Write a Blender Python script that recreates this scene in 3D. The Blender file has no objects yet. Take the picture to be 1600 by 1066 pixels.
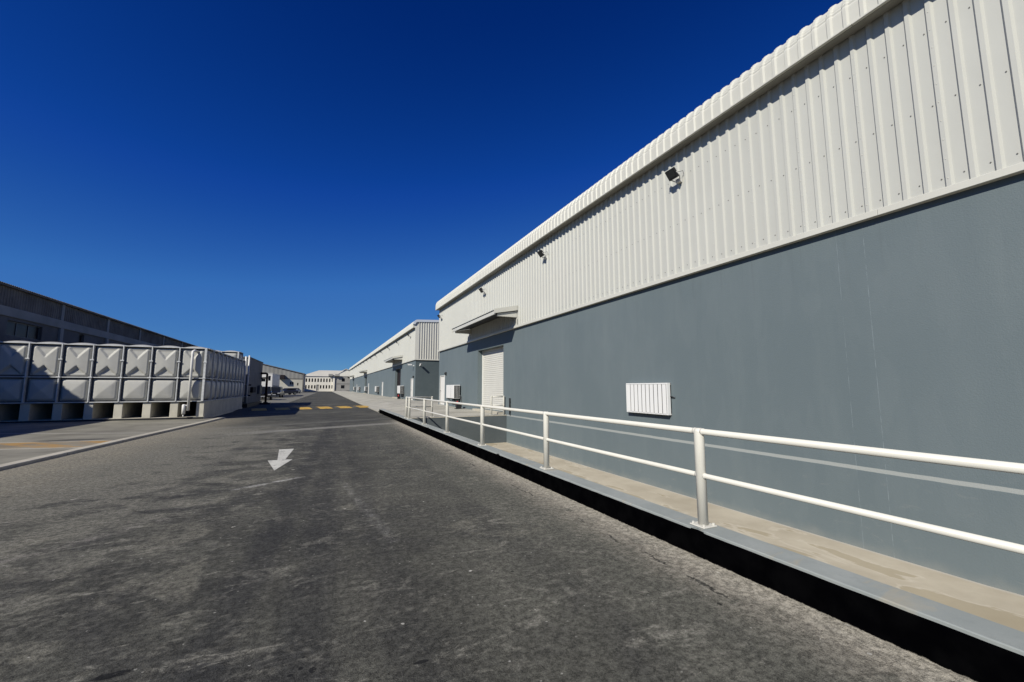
import bpy, math, random
from mathutils import Vector, Matrix
random.seed(7)
S = bpy.context.scene
COL = S.collection
R = math.radians

# ------------------------------------------------------------------ helpers
class MB:
    """collects faces, then links them as ONE mesh object"""
    def __init__(s): s.v=[]; s.f=[]; s.m=[]
    def add(s, vs, fs, mi=0):
        b=len(s.v); s.v+=[tuple(p) for p in vs]
        for f in fs: s.f.append([b+i for i in f]); s.m.append(mi)
    def quad(s,a,b,c,d,mi=0): s.add([a,b,c,d],[(0,1,2,3)],mi)
    def box(s,x0,x1,y0,y1,z0,z1,mi=0):
        v=[(x0,y0,z0),(x1,y0,z0),(x1,y1,z0),(x0,y1,z0),(x0,y0,z1),(x1,y0,z1),(x1,y1,z1),(x0,y1,z1)]
        s.add(v,[(3,2,1,0),(4,5,6,7),(0,1,5,4),(1,2,6,5),(2,3,7,6),(3,0,4,7)],mi)
    def bbox(s,x0,x1,y0,y1,z0,z1,b=.01,mi=0):
        """box with chamfered edges"""
        pts=[]
        X=(x0,x1);Y=(y0,y1);Z=(z0,z1); idx={}
        for i in (0,1):
            for j in (0,1):
                for k in (0,1):
                    sx=b if i==0 else -b; sy=b if j==0 else -b; sz=b if k==0 else -b
                    for ax,p in enumerate(((X[i],Y[j]+sy,Z[k]+sz),(X[i]+sx,Y[j],Z[k]+sz),(X[i]+sx,Y[j]+sy,Z[k]))):
                        idx[i,j,k,ax]=len(pts); pts.append(p)
        g=lambda i,j,k,a: idx[i,j,k,a]
        f=[]
        for i in (0,1): f.append((g(i,0,0,0),g(i,1,0,0),g(i,1,1,0),g(i,0,1,0)))
        for j in (0,1): f.append((g(0,j,0,1),g(1,j,0,1),g(1,j,1,1),g(0,j,1,1)))
        for k in (0,1): f.append((g(0,0,k,2),g(1,0,k,2),g(1,1,k,2),g(0,1,k,2)))
        for i in (0,1):
            for j in (0,1): f.append((g(i,j,0,0),g(i,j,1,0),g(i,j,1,1),g(i,j,0,1)))
            for k in (0,1): f.append((g(i,0,k,0),g(i,1,k,0),g(i,1,k,2),g(i,0,k,2)))
        for j in (0,1):
            for k in (0,1): f.append((g(0,j,k,1),g(1,j,k,1),g(1,j,k,2),g(0,j,k,2)))
        for i in (0,1):
            for j in (0,1):
                for k in (0,1): f.append((g(i,j,k,0),g(i,j,k,1),g(i,j,k,2)))
        s.add(pts,f,mi)
    def tube(s,pts,r,n=12,mi=0,cap=True):
        pts=[Vector(p) for p in pts]; rs=r if isinstance(r,(list,tuple)) else [r]*len(pts)
        vs=[];fs=[]
        t0=(pts[1]-pts[0]).normalized()
        u=t0.orthogonal().normalized()
        for i,p in enumerate(pts):
            if i==0: t=t0
            elif i==len(pts)-1: t=(pts[i]-pts[i-1]).normalized()
            else: t=((pts[i]-pts[i-1]).normalized()+(pts[i+1]-pts[i]).normalized()).normalized()
            u=(u-t*u.dot(t)).normalized(); w=t.cross(u)
            for k in range(n):
                a=2*math.pi*k/n; vs.append(p+(u*math.cos(a)+w*math.sin(a))*rs[i])
        for i in range(len(pts)-1):
            for k in range(n):
                k2=(k+1)%n; fs.append((i*n+k,i*n+k2,(i+1)*n+k2,(i+1)*n+k))
        if cap: fs.append(tuple(range(n-1,-1,-1))); fs.append(tuple((len(pts)-1)*n+k for k in range(n)))
        s.add(vs,fs,mi)
    def prism(s,poly,mapf,d0,d1,mi=0):
        """poly of (u,v), mapf(u,v,d)->xyz, extruded from d0 to d1"""
        n=len(poly); vs=[mapf(u,v,d0) for u,v in poly]+[mapf(u,v,d1) for u,v in poly]
        fs=[tuple(range(n)),tuple(range(2*n-1,n-1,-1))]+[(i,n+i,n+(i+1)%n,(i+1)%n) for i in range(n)]
        s.add(vs,fs,mi)
    def grid(s,nu,nv,fn,mi=0):
        vs=[fn(i/nu,j/nv) for j in range(nv+1) for i in range(nu+1)]
        fs=[(j*(nu+1)+i,j*(nu+1)+i+1,(j+1)*(nu+1)+i+1,(j+1)*(nu+1)+i) for j in range(nv) for i in range(nu)]
        s.add(vs,fs,mi)
    def facade(s,mapf,u0,u1,v0,v1,ops,depth,mi=0,mr=None):
        """wall face with recessed rectangular openings (u0,u1,v0,v1)"""
        us=sorted({u0,u1,*[o[0] for o in ops],*[o[1] for o in ops]}); vs=sorted({v0,v1,*[o[2] for o in ops],*[o[3] for o in ops]})
        for a,b in zip(us,us[1:]):
            for c,d in zip(vs,vs[1:]):
                um=(a+b)/2; vm=(c+d)/2
                if any(o[0]<um<o[1] and o[2]<vm<o[3] for o in ops): continue
                s.quad(mapf(a,c,0),mapf(b,c,0),mapf(b,d,0),mapf(a,d,0),mi)
        for (a,b,c,d) in ops:
            m=mi if mr is None else mr
            s.quad(mapf(a,c,0),mapf(a,d,0),mapf(a,d,depth),mapf(a,c,depth),m)
            s.quad(mapf(b,c,0),mapf(b,d,0),mapf(b,d,depth),mapf(b,c,depth),m)
            s.quad(mapf(a,d,0),mapf(b,d,0),mapf(b,d,depth),mapf(a,d,depth),m)
            s.quad(mapf(a,c,0),mapf(b,c,0),mapf(b,c,depth),mapf(a,c,depth),m)
    def build(s,name,mats,parent=None,smooth=False,loc=None):
        me=bpy.data.meshes.new(name); me.from_pydata(s.v,[],s.f); me.update()
        for m in (mats if isinstance(mats,(list,tuple)) else [mats]): me.materials.append(m)
        me.polygons.foreach_set('material_index',s.m)
        if smooth: me.polygons.foreach_set('use_smooth',[True]*len(s.f))
        me.update()
        o=bpy.data.objects.new(name,me); COL.objects.link(o)
        if parent: o.parent=parent
        if loc: o.location=loc
        return o

def tag(o,label=None,cat=None,group=None,kind=None):
    if label: o['label']=label
    if cat: o['category']=cat
    if group: o['group']=group
    if kind: o['kind']=kind
    return o
def thing(name,label,cat,loc=(0,0,0),rz=0,group=None):
    o=bpy.data.objects.new(name,None); o.empty_display_size=.2; COL.objects.link(o)
    o.location=loc; o.rotation_euler=(0,0,rz)
    return tag(o,label,cat,group)
def copy_tree(o,parent=None):
    c=o.copy(); COL.objects.link(c)
    if parent: c.parent=parent
    for ch in [x for x in S.objects if x.parent==o]: copy_tree(ch,c)
    return c

# ------------------------------------------------------------------ materials
class NT:
    def __init__(s,name):
        s.m=bpy.data.materials.new(name); s.m.use_nodes=True; s.t=s.m.node_tree
        s.b=s.t.nodes['Principled BSDF']; s.L=s.t.links.new
        s.b.inputs['Specular IOR Level'].default_value=.3
        g=s.t.nodes.new('ShaderNodeNewGeometry'); s.P=g.outputs['Position']
        x=s.t.nodes.new('ShaderNodeSeparateXYZ'); s.L(s.P,x.inputs[0]); s.x,s.y,s.z=x.outputs
        s.obj=s.t.nodes.new('ShaderNodeTexCoord').outputs['Object']
    def val(s,sock,v):
        if isinstance(v,(int,float)): sock.default_value=v
        elif isinstance(v,(tuple,list)): sock.default_value=(*v,1) if len(v)==3 and sock.type=='RGBA' else v
        else: s.L(v,sock)
    def M(s,op,a,b=0.,c=0.):
        n=s.t.nodes.new('ShaderNodeMath'); n.operation=op
        s.val(n.inputs[0],a); s.val(n.inputs[1],b); s.val(n.inputs[2],c); return n.outputs[0]
    def sm(s,v,a,b):
        n=s.t.nodes.new('ShaderNodeMapRange'); n.interpolation_type='SMOOTHSTEP'
        s.val(n.inputs['Value'],v); n.inputs['From Min'].default_value=a; n.inputs['From Max'].default_value=b; return n.outputs[0]
    def vec(s,x,y,z):
        n=s.t.nodes.new('ShaderNodeCombineXYZ'); s.val(n.inputs[0],x); s.val(n.inputs[1],y); s.val(n.inputs[2],z); return n.outputs[0]
    def mapv(s,v,sc,loc=(0,0,0)):
        n=s.t.nodes.new('ShaderNodeMapping'); s.L(v,n.inputs[0]); n.inputs['Scale'].default_value=sc; n.inputs['Location'].default_value=loc; return n.outputs[0]
    def noise(s,v,scale,detail=4,rough=.55,dist=0.):
        n=s.t.nodes.new('ShaderNodeTexNoise'); s.L(v,n.inputs['Vector']); n.inputs['Scale'].default_value=scale
        n.inputs['Detail'].default_value=detail; n.inputs['Roughness'].default_value=rough; n.inputs['Distortion'].default_value=dist; return n.outputs[0]
    def voro(s,v,scale,rnd=1.):
        n=s.t.nodes.new('ShaderNodeTexVoronoi'); s.L(v,n.inputs['Vector']); n.inputs['Scale'].default_value=scale; n.inputs['Randomness'].default_value=rnd; return n
    def mix(s,f,a,b):
        n=s.t.nodes.new('ShaderNodeMix'); n.data_type='RGBA'
        s.val(n.inputs[0],f); s.val(n.inputs[6],a); s.val(n.inputs[7],b); return n.outputs[2]
    def color(s,c):
        n=s.t.nodes.new('ShaderNodeVectorMath'); n.operation='SCALE'; n.inputs['Scale'].default_value=.92
        s.val(n.inputs[0],c); s.L(n.outputs[0],s.b.inputs['Base Color']); return s
    def rough(s,r): s.val(s.b.inputs['Roughness'],r); return s
    def bump(s,h,st=.2,d=.01):
        n=s.t.nodes.new('ShaderNodeBump'); n.inputs['Strength'].default_value=st; n.inputs['Distance'].default_value=d
        s.L(h,n.inputs['Height']); s.L(n.outputs[0],s.b.inputs['Normal']); return s

def simple(name,c,rough=.6,var=.12,scale=3.,bump=0.,bscale=60.,metal=0.,spec=.3,dirt=None):
    """paint/metal/concrete with a little mottling and grain"""
    n=NT(name); d=tuple(max(0,x*(1-var)) for x in c); l=tuple(min(1,x*(1+var)) for x in c)
    f=n.sm(n.noise(n.obj,scale,5,.6),.3,.7)
    col=n.mix(f,d,l)
    if dirt:
        f2=n.sm(n.noise(n.mapv(n.obj,(1,1,.25)),scale*2.3,6,.65),.55,.8); col=n.mix(n.M('MULTIPLY',f2,dirt[1]),col,dirt[0])
    n.color(col); n.rough(rough); n.b.inputs['Metallic'].default_value=metal; n.b.inputs['Specular IOR Level'].default_value=spec
    if bump: n.bump(n.noise(n.obj,bscale,3),bump,.004)
    return n.m

def m_wall():
    n=NT('grey_wall_paint')
    big=n.noise(n.P,.35,4,.6); f=n.sm(big,.3,.7)
    streak=n.noise(n.mapv(n.P,(1,1,.12)),1.7,5,.6)
    c=n.mix(f,(.142,.178,.188),(.159,.195,.204))
    c=n.mix(n.M('MULTIPLY',n.sm(streak,.48,.72),.30),c,(.185,.222,.224))
    c=n.mix(n.M('MULTIPLY',n.sm(n.noise(n.P,9,5,.7),.55,.75),.12),c,(.12,.165,.178))
    # rain runs below the flashing and roller marks
    run=n.noise(n.mapv(n.P,(1,1,.035)),6.5,6,.7); top=n.sm(n.M('ADD',n.z,n.M('MULTIPLY',n.noise(n.mapv(n.P,(1,1,0)),3,4),1.6)),3.2,5.2)
    c=n.mix(n.M('MULTIPLY',n.M('MULTIPLY',n.sm(run,.52,.7),top),.30),c,(.115,.135,.14))
    rol=n.noise(n.mapv(n.P,(1,1,.3)),2.6,3,.5,.3); c=n.mix(n.M('MULTIPLY',n.sm(rol,.52,.58),.10),c,(.20,.235,.24))
    sc=n.noise(n.mapv(n.P,(1,.8,1.6)),4,8,.72,.6); low=n.M('SUBTRACT',1,n.sm(n.z,-.9,1.2))
    c=n.mix(n.M('MULTIPLY',n.M('MULTIPLY',n.sm(sc,.58,.68),low),.30),c,(.27,.28,.26))
    # painted line at the level of the loading platform
    wob=n.M('MULTIPLY',n.M('SUBTRACT',n.noise(n.P,2.2,3),.5),.02)
    zz=n.M('ABSOLUTE',n.M('SUBTRACT',n.M('ADD',n.z,wob),.247))
    line=n.M('MULTIPLY',n.M('SUBTRACT',1,n.sm(zz,.026,.036)),n.M('LESS_THAN',n.y,18.4))
    c=n.mix(n.M('MULTIPLY',line,.75),c,(.44,.46,.43))
    # two hairline movement joints
    for y0,w in ((4.06,.003),(3.665,.0035)):
        a=n.M('ABSOLUTE',n.M('SUBTRACT',n.y,y0))
        c=n.mix(n.M('MULTIPLY',n.M('LESS_THAN',a,w),n.M('MULTIPLY',n.sm(n.noise(n.P,6,2),.35,.65),.34)),c,(.42,.48,.5))
    # rain splash dust at the foot
    c=n.mix(n.M('MULTIPLY',n.M('SUBTRACT',1,n.sm(n.M('ADD',n.z,n.M('MULTIPLY',n.noise(n.P,3,4),.25)),-1.0,-.72)),.35),c,(.36,.35,.3))
    n.color(c).rough(.62); n.b.inputs['Specular IOR Level'].default_value=.25
    return n.bump(n.noise(n.P,55,3,.6),.6,.005).m
def m_road():
    n=NT('asphalt')
    near=n.M('SUBTRACT',1,n.sm(n.y,17.5,22))
    big=n.noise(n.P,.22,5,.6); mid=n.noise(n.P,1.1,6,.65)
    c=n.mix(n.sm(mid,.35,.7),(.054,.053,.045),(.096,.094,.076))
    c=n.mix(n.M('MULTIPLY',n.sm(big,.46,.68),.65),c,(.140,.134,.108))
    c=n.mix(n.M('MULTIPLY',n.M('MULTIPLY',n.sm(n.M('ADD',n.x,n.M('MULTIPLY',n.noise(n.P,.8,5,.65),1.2)),1.1,2.9),near),.55),c,(.150,.147,.118))
    c=n.mix(n.M('MULTIPLY',n.sm(n.noise(n.mapv(n.P,(1,.6,0),(5,1,0)),.55,6,.65,.8),.5,.66),.55),c,(.050,.049,.045))
    # dust dragged across the road in streaks
    wv=n.vec(n.M('ADD',n.M('MULTIPLY',n.x,.75),n.M('MULTIPLY',n.y,.08)),n.M('MULTIPLY',n.y,1.25),0)
    st=n.noise(wv,1.5,9,.70,.4)
    leftness=n.M('SUBTRACT',1,n.sm(n.x,-4.6,1.6))
    thr=n.M('ADD',n.M('MULTIPLY',leftness,.30),n.M('MULTIPLY',n.sm(n.y,3,11),.09))
    sf=n.sm(n.M('ADD',st,thr),.66,.80)
    c=n.mix(n.M('MULTIPLY',n.M('MULTIPLY',sf,.56),near),c,(.235,.225,.18))
    # patches of dried cement wash
    pw=n.sm(n.M('ADD',n.noise(n.P,.7,9,.70,1.2),n.M('MULTIPLY',leftness,.07)),.57,.66)
    c=n.mix(n.M('MULTIPLY',n.M('MULTIPLY',pw,.5),near),c,(.20,.19,.15))
    # beige dust by the left kerb
    lk=n.M('SUBTRACT',1,n.sm(n.M('ADD',n.M('SUBTRACT',n.x,n.M('MULTIPLY',n.y,.073)),n.M('MULTIPLY',n.noise(n.P,1.1,7,.68),2.6)),-5.6,-2.6))
    c=n.mix(n.M('MULTIPLY',n.M('MULTIPLY',lk,.66),n.M('SUBTRACT',1,n.sm(n.y,23,29))),c,(.34,.305,.225))
    # tyre tracks: two dark rubber bands
    for x0,k,w,a in ((-.72,.055,.24,.55),(-.10,.03,.26,.50),(.52,.015,.2,.3),(1.75,.02,.25,.25),(-2.2,.03,.25,.25)):
        xc=n.M('SUBTRACT',n.M('SUBTRACT',n.x,x0),n.M('MULTIPLY',n.y,k))
        d=n.M('ABSOLUTE',n.M('ADD',xc,n.M('MULTIPLY',n.M('SUBTRACT',n.noise(n.P,.5,3),.5),.5)))
        f=n.M('MULTIPLY',n.M('SUBTRACT',1,n.sm(d,.06,w)),n.M('MULTIPLY',near,a))
        c=n.mix(f,c,(.034,.034,.033))
    # pale drips near the arrow and along one track
    def seg(ax,ay,bx,by,w,amt,col,c):
        dx,dy=bx-ax,by-ay; l2=dx*dx+dy*dy
        t=n.M('DIVIDE',n.M('ADD',n.M('MULTIPLY',n.M('SUBTRACT',n.x,ax),dx),n.M('MULTIPLY',n.M('SUBTRACT',n.y,ay),dy)),l2)
        dist=n.M('ABSOLUTE',n.M('DIVIDE',n.M('SUBTRACT',n.M('MULTIPLY',n.M('SUBTRACT',n.x,ax),dy),n.M('MULTIPLY',n.M('SUBTRACT',n.y,ay),dx)),math.sqrt(l2)))
        dist=n.M('ADD',dist,n.M('MULTIPLY',n.M('SUBTRACT',n.noise(n.P,7,5,.7),.5),w*2.2))
        f=n.M('MULTIPLY',n.M('SUBTRACT',1,n.sm(dist,0,w)),n.M('MULTIPLY',n.M('GREATER_THAN',t,0),n.M('LESS_THAN',t,1)))
        f=n.M('MULTIPLY',f,n.M('MULTIPLY',n.sm(n.noise(n.P,5,5,.7),.38,.6),amt))
        return n.mix(f,c,col)
    c=seg(-1.2,7.70,-.22,8.36,.10,.9,(.42,.41,.37),c)
    c=seg(-1.25,9.9,-.2,10.5,.1,.3,(.3,.29,.26),c)
    c=seg(.36,7.6,.73,4.5,.10,.3,(.3,.29,.26),c)
    c=seg(-2.7,5.3,-1.6,6.4,.14,.45,(.3,.28,.24),c)
    # concrete strip cast across the road
    yb=n.M('ABSOLUTE',n.M('SUBTRACT',n.y,n.M('ADD',17.9,n.M('MULTIPLY',n.x,.40))))
    yb=n.M('ADD',yb,n.M('MULTIPLY',n.M('SUBTRACT',n.noise(n.P,2.2,6,.7),.5),.5))
    bm=n.M('MULTIPLY',n.M('SUBTRACT',1,n.sm(yb,.24,.55)),n.sm(n.x,-3.6,-1.0))
    c=n.mix(n.M('MULTIPLY',bm,.72),c,(.27,.26,.225))
    yb2=n.M('ABSOLUTE',n.M('SUBTRACT',n.y,n.M('ADD',20.8,n.M('MULTIPLY',n.x,.42))))
    c=n.mix(n.M('MULTIPLY',n.M('SUBTRACT',1,n.sm(n.M('ADD',yb2,n.M('MULTIPLY',n.noise(n.P,1.5,5),.6)),.35,.8)),.30),c,(.22,.215,.19))
    # mortar spill along the black kerb wall
    e=n.M('ADD',n.x,n.M('MULTIPLY',n.M('SUBTRACT',n.noise(n.P,1.9,7,.68),.5),.62))
    ef=n.M('MULTIPLY',n.sm(e,2.45,3.12),n.sm(n.noise(n.P,2.5,7,.72),.30,.50))
    c=n.mix(n.M('MULTIPLY',n.M('MULTIPLY',ef,.85),near),c,(.33,.30,.24))
    ef=n.sm(n.M('ADD',n.x,n.M('MULTIPLY',n.M('SUBTRACT',n.noise(n.P,3.6,7,.72),.5),.55)),2.90,3.12)
    c=n.mix(n.M('MULTIPLY',n.M('MULTIPLY',ef,.85),near),c,(.40,.37,.295))
    ek=n.M('MULTIPLY',n.M('LESS_THAN',n.M('ABSOLUTE',n.M('SUBTRACT',n.M('ADD',n.x,n.M('MULTIPLY',n.noise(n.P,2.7,5,.7),.30)),2.98)),.012),n.sm(n.noise(n.P,1.3,3),.55,.6))
    c=n.mix(n.M('MULTIPLY',ek,.8),c,(.015,.015,.015))
    # specks of grit and paint
    for sc,rad,thr_,col in ((9,.13,.90,(.50,.48,.42)),(2.6,.10,.80,(.40,.38,.32)),(23,.2,.86,(.34,.33,.29)),(5.2,.10,.86,(.014,.014,.013))):
        v=n.voro(n.mapv(n.P,(1,1,0)),sc)
        r=n.t.nodes.new('ShaderNodeSeparateColor'); n.L(v.outputs['Color'],r.inputs[0])
        dd=n.M('ADD',v.outputs['Distance'],n.M('MULTIPLY',n.M('SUBTRACT',n.noise(n.P,sc*3.3,4,.7),.5),.30))
        f=n.M('MULTIPLY',n.M('LESS_THAN',dd,n.M('MULTIPLY',r.outputs[1],rad)),n.M('GREATER_THAN',r.outputs[0],thr_))
        c=n.mix(n.M('MULTIPLY',n.M('MULTIPLY',f,.8),near),c,col)
    # oil drips
    for ox,oy,rx,ry in ((-.97,3.12,.10,.035),(.02,2.72,.022,.03),(-.04,2.76,.014,.018),(-.09,2.72,.018,.014),(.58,2.54,.05,.018),(-.03,2.86,.012,.012)):
        d=n.M('SQRT',n.M('ADD',n.M('POWER',n.M('DIVIDE',n.M('SUBTRACT',n.x,ox),rx),2),n.M('POWER',n.M('DIVIDE',n.M('SUBTRACT',n.y,oy),ry),2)))
        c=n.mix(n.M('MULTIPLY',n.M('SUBTRACT',1,n.sm(n.M('ADD',d,n.M('MULTIPLY',n.M('SUBTRACT',n.noise(n.P,30,3),.5),.6)),.7,1.05)),.9),c,(.008,.008,.008))
    # small scuffs and worn patches
    sc1=n.noise(n.mapv(n.P,(1,1.6,0)),5.5,8,.72,.6); sc2=n.noise(n.P,1.6,4,.6)
    f=n.M('MULTIPLY',n.sm(n.M('ADD',sc1,n.M('MULTIPLY',n.M('SUBTRACT',sc2,.5),.5)),.54,.64),near)
    c=n.mix(n.M('MULTIPLY',f,.38),c,(.21,.20,.165))
    f=n.M('MULTIPLY',n.sm(n.noise(n.mapv(n.P,(.6,1.5,0),(3,7,0)),2.7,8,.74,.8),.58,.66),near)
    c=n.mix(n.M('MULTIPLY',f,.45),c,(.30,.285,.235))
    f=n.M('MULTIPLY',n.sm(n.noise(n.mapv(n.P,(1,1,0),(11,2,0)),3.1,7,.7,.5),.60,.70),near)
    c=n.mix(n.M('MULTIPLY',f,.40),c,(.034,.034,.031))
    # aggregate
    g=n.noise(n.P,150,2,.7); g2=n.noise(n.P,48,3,.7)
    g3=n.noise(n.P,17,5,.75)
    sp=n.M('ADD',n.M('ADD',n.M('MULTIPLY',n.sm(g,.3,.72),.65),n.M('MULTIPLY',n.sm(g2,.33,.68),.5)),n.M('MULTIPLY',n.sm(g3,.40,.62),.6))
    mm=n.t.nodes.new('ShaderNodeMix'); mm.data_type='RGBA'; mm.blend_type='MULTIPLY'; mm.inputs[0].default_value=1
    n.L(c,mm.inputs[6]); gg=n.M('ADD',.10,n.M('MULTIPLY',sp,1.10)); n.L(n.vec(gg,gg,gg),mm.inputs[7])
    n.color(mm.outputs[2]).rough(.85); n.b.inputs['Specular IOR Level'].default_value=.22
    return n.bump(n.M('ADD',n.noise(n.P,110,3,.7),n.M('MULTIPLY',n.noise(n.P,6,4),.8)),.8,.010).m
def m_conc(name,a,b,stain=None,scale=.8,joints=None,bump=.2):
    n=NT(name); f=n.sm(n.noise(n.P,scale,7,.65),.32,.68)
    c=n.mix(f,a,b)
    c=n.mix(n.M('MULTIPLY',n.sm(n.noise(n.P,scale*7,5,.7),.5,.75),.25),c,tuple(x*.72 for x in a))
    if stain:
        f=n.sm(n.noise(n.mapv(n.P,(.5,1.4,1)),scale*1.7,6,.6,.8),.56,.68); c=n.mix(n.M('MULTIPLY',f,.6),c,stain)
    if joints:
        px,py=joints
        for co,p in ((n.x,px),(n.y,py)):
            if not p: continue
            a_=n.M('ABSOLUTE',n.M('SUBTRACT',n.M('FRACT',n.M('DIVIDE',co,p)),.5))
            c=n.mix(n.M('MULTIPLY',n.M('LESS_THAN',a_,.012/p),.7),c,tuple(x*.4 for x in a))
    n.color(c).rough(.85); n.b.inputs['Specular IOR Level'].default_value=.2
    return n.bump(n.noise(n.P,70,4,.7),bump,.006).m
def m_walk():
    n=NT('beige_concrete')
    c=n.mix(n.sm(n.noise(n.P,.9,6,.6),.3,.7),(.44,.385,.285),(.56,.50,.38))
    c=n.mix(n.M('MULTIPLY',n.sm(n.noise(n.P,11,5,.7),.5,.78),.25),c,(.40,.36,.28))
    # damp patches with a dried pale rim, along the low side
    w=n.noise(n.mapv(n.P,(1.5,.55,1)),1.25,4,.5,.6)
    lowside=n.M('SUBTRACT',1,n.sm(n.x,6.85,7.35))
    v=n.M('ADD',w,n.M('MULTIPLY',lowside,.16))
    v=n.M('ADD',v,n.M('MULTIPLY',n.M('SUBTRACT',n.noise(n.P,6,5,.65),.5),.08)); inside=n.sm(v,.60,.64); rim=n.M('SUBTRACT',n.sm(v,.575,.60),inside)
    c=n.mix(n.M('MULTIPLY',inside,.5),c,(.34,.28,.17))
    c=n.mix(n.M('MULTIPLY',rim,.5),c,(.64,.58,.46))
    c=n.mix(n.M('MULTIPLY',n.sm(n.x,7.95,8.0),.5),c,(.55,.53,.47))
    n.color(c).rough(.8); return n.bump(n.noise(n.P,60,4,.7),.2,.005).m
def m_yard():
    n=NT('yard_concrete')
    c=n.mix(n.sm(n.noise(n.P,.5,7,.65),.32,.68),(.17,.16,.128),(.29,.275,.22))
    st=n.noise(n.vec(n.M('MULTIPLY',n.x,.35),n.M('MULTIPLY',n.y,1.8),0),1.2,7,.6)
    c=n.mix(n.M('MULTIPLY',n.sm(st,.55,.75),.5),c,(.36,.34,.29))
    c=n.mix(n.M('MULTIPLY',n.M('LESS_THAN',n.M('ABSOLUTE',n.M('SUBTRACT',n.y,n.M('SUBTRACT',15.9,n.M('MULTIPLY',n.x,.37)))),.05),.8),c,(.5,.48,.43))
    # faded orange hatching between two pale lines
    yy=n.M('ADD',n.y,n.M('MULTIPLY',n.x,.18))
    inb=n.M('MULTIPLY',n.M('GREATER_THAN',yy,13.35),n.M('LESS_THAN',yy,14.75))
    hat=n.M('LESS_THAN',n.M('FRACT',n.M('MULTIPLY',n.M('ADD',n.x,n.y),.62)),.5)
    f=n.M('MULTIPLY',n.M('MULTIPLY',inb,n.M('ADD',.25,n.M('MULTIPLY',hat,.75))),n.sm(n.noise(n.P,1.6,6,.65),.33,.55))
    c=n.mix(n.M('MULTIPLY',f,.95),c,(.40,.24,.08))
    for y0 in (13.3,14.8):
        c=n.mix(n.M('MULTIPLY',n.M('LESS_THAN',n.M('ABSOLUTE',n.M('SUBTRACT',yy,y0)),.05),n.M('MULTIPLY',n.sm(n.noise(n.P,2,5,.7),.30,.5),.85)),c,(.50,.47,.39))
    d=n.M('ADD',n.M('POWER',n.M('DIVIDE',n.M('ADD',n.x,6.5),.9),2),n.M('POWER',n.M('DIVIDE',n.M('SUBTRACT',n.y,16.3),.35),2))
    c=n.mix(n.M('MULTIPLY',n.M('SUBTRACT',1,n.sm(n.M('ADD',d,n.noise(n.P,3,4)),.8,1.6)),.8),c,(.06,.058,.052))
    n.color(c).rough(.88); return n.bump(n.noise(n.P,60,4,.7),.25,.006).m
def m_black_kerb():
    n=NT('black_bitumen_paint')
    c=n.mix(n.sm(n.noise(n.P,5,5),.35,.7),(.0010,.0010,.0014),(.0025,.0025,.0028))
    e=n.M('ADD',n.z,n.M('MULTIPLY',n.M('SUBTRACT',n.noise(n.P,9,6,.75),.5),.05))
    c=n.mix(n.M('SUBTRACT',1,n.sm(e,-.002,.006)),c,(.25,.23,.19))
    v=n.voro(n.P,6); r=n.t.nodes.new('ShaderNodeSeparateColor'); n.L(v.outputs['Color'],r.inputs[0])
    c=n.mix(n.M('MULTIPLY',n.M('LESS_THAN',v.outputs['Distance'],.05),n.M('GREATER_THAN',r.outputs[0],.88)),c,(.2,.2,.2))
    n.color(c).rough(.9); n.b.inputs['Specular IOR Level'].default_value=0.
    return n.bump(n.noise(n.P,40,4),.2,.004).m
def m_steel_sheet(name,c,dirt=(.52,.49,.42)):
    n=NT(name)
    col=n.mix(n.sm(n.noise(n.P,.5,4,.6),.3,.7),tuple(x*.95 for x in c),c)
    wn=n.t.nodes.new('ShaderNodeTexWhiteNoise'); wn.noise_dimensions='1D'; n.L(n.M('FLOOR',n.M('DIVIDE',n.M('SUBTRACT',n.y,2.55),.968)),wn.inputs['W'])
    col=n.mix(n.M('MULTIPLY',wn.outputs['Value'],.6),col,tuple(x*.94 for x in c))
    st=n.sm(n.noise(n.mapv(n.P,(1,1,.06)),4.,5,.65),.52,.8)
    col=n.mix(n.M('MULTIPLY',st,.14),col,dirt)
    n.color(col).rough(.42); n.b.inputs['Specular IOR Level'].default_value=.35
    return n.bump(n.noise(n.mapv(n.P,(1,1,.45)),2.2,3),.25,.03).m

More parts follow.
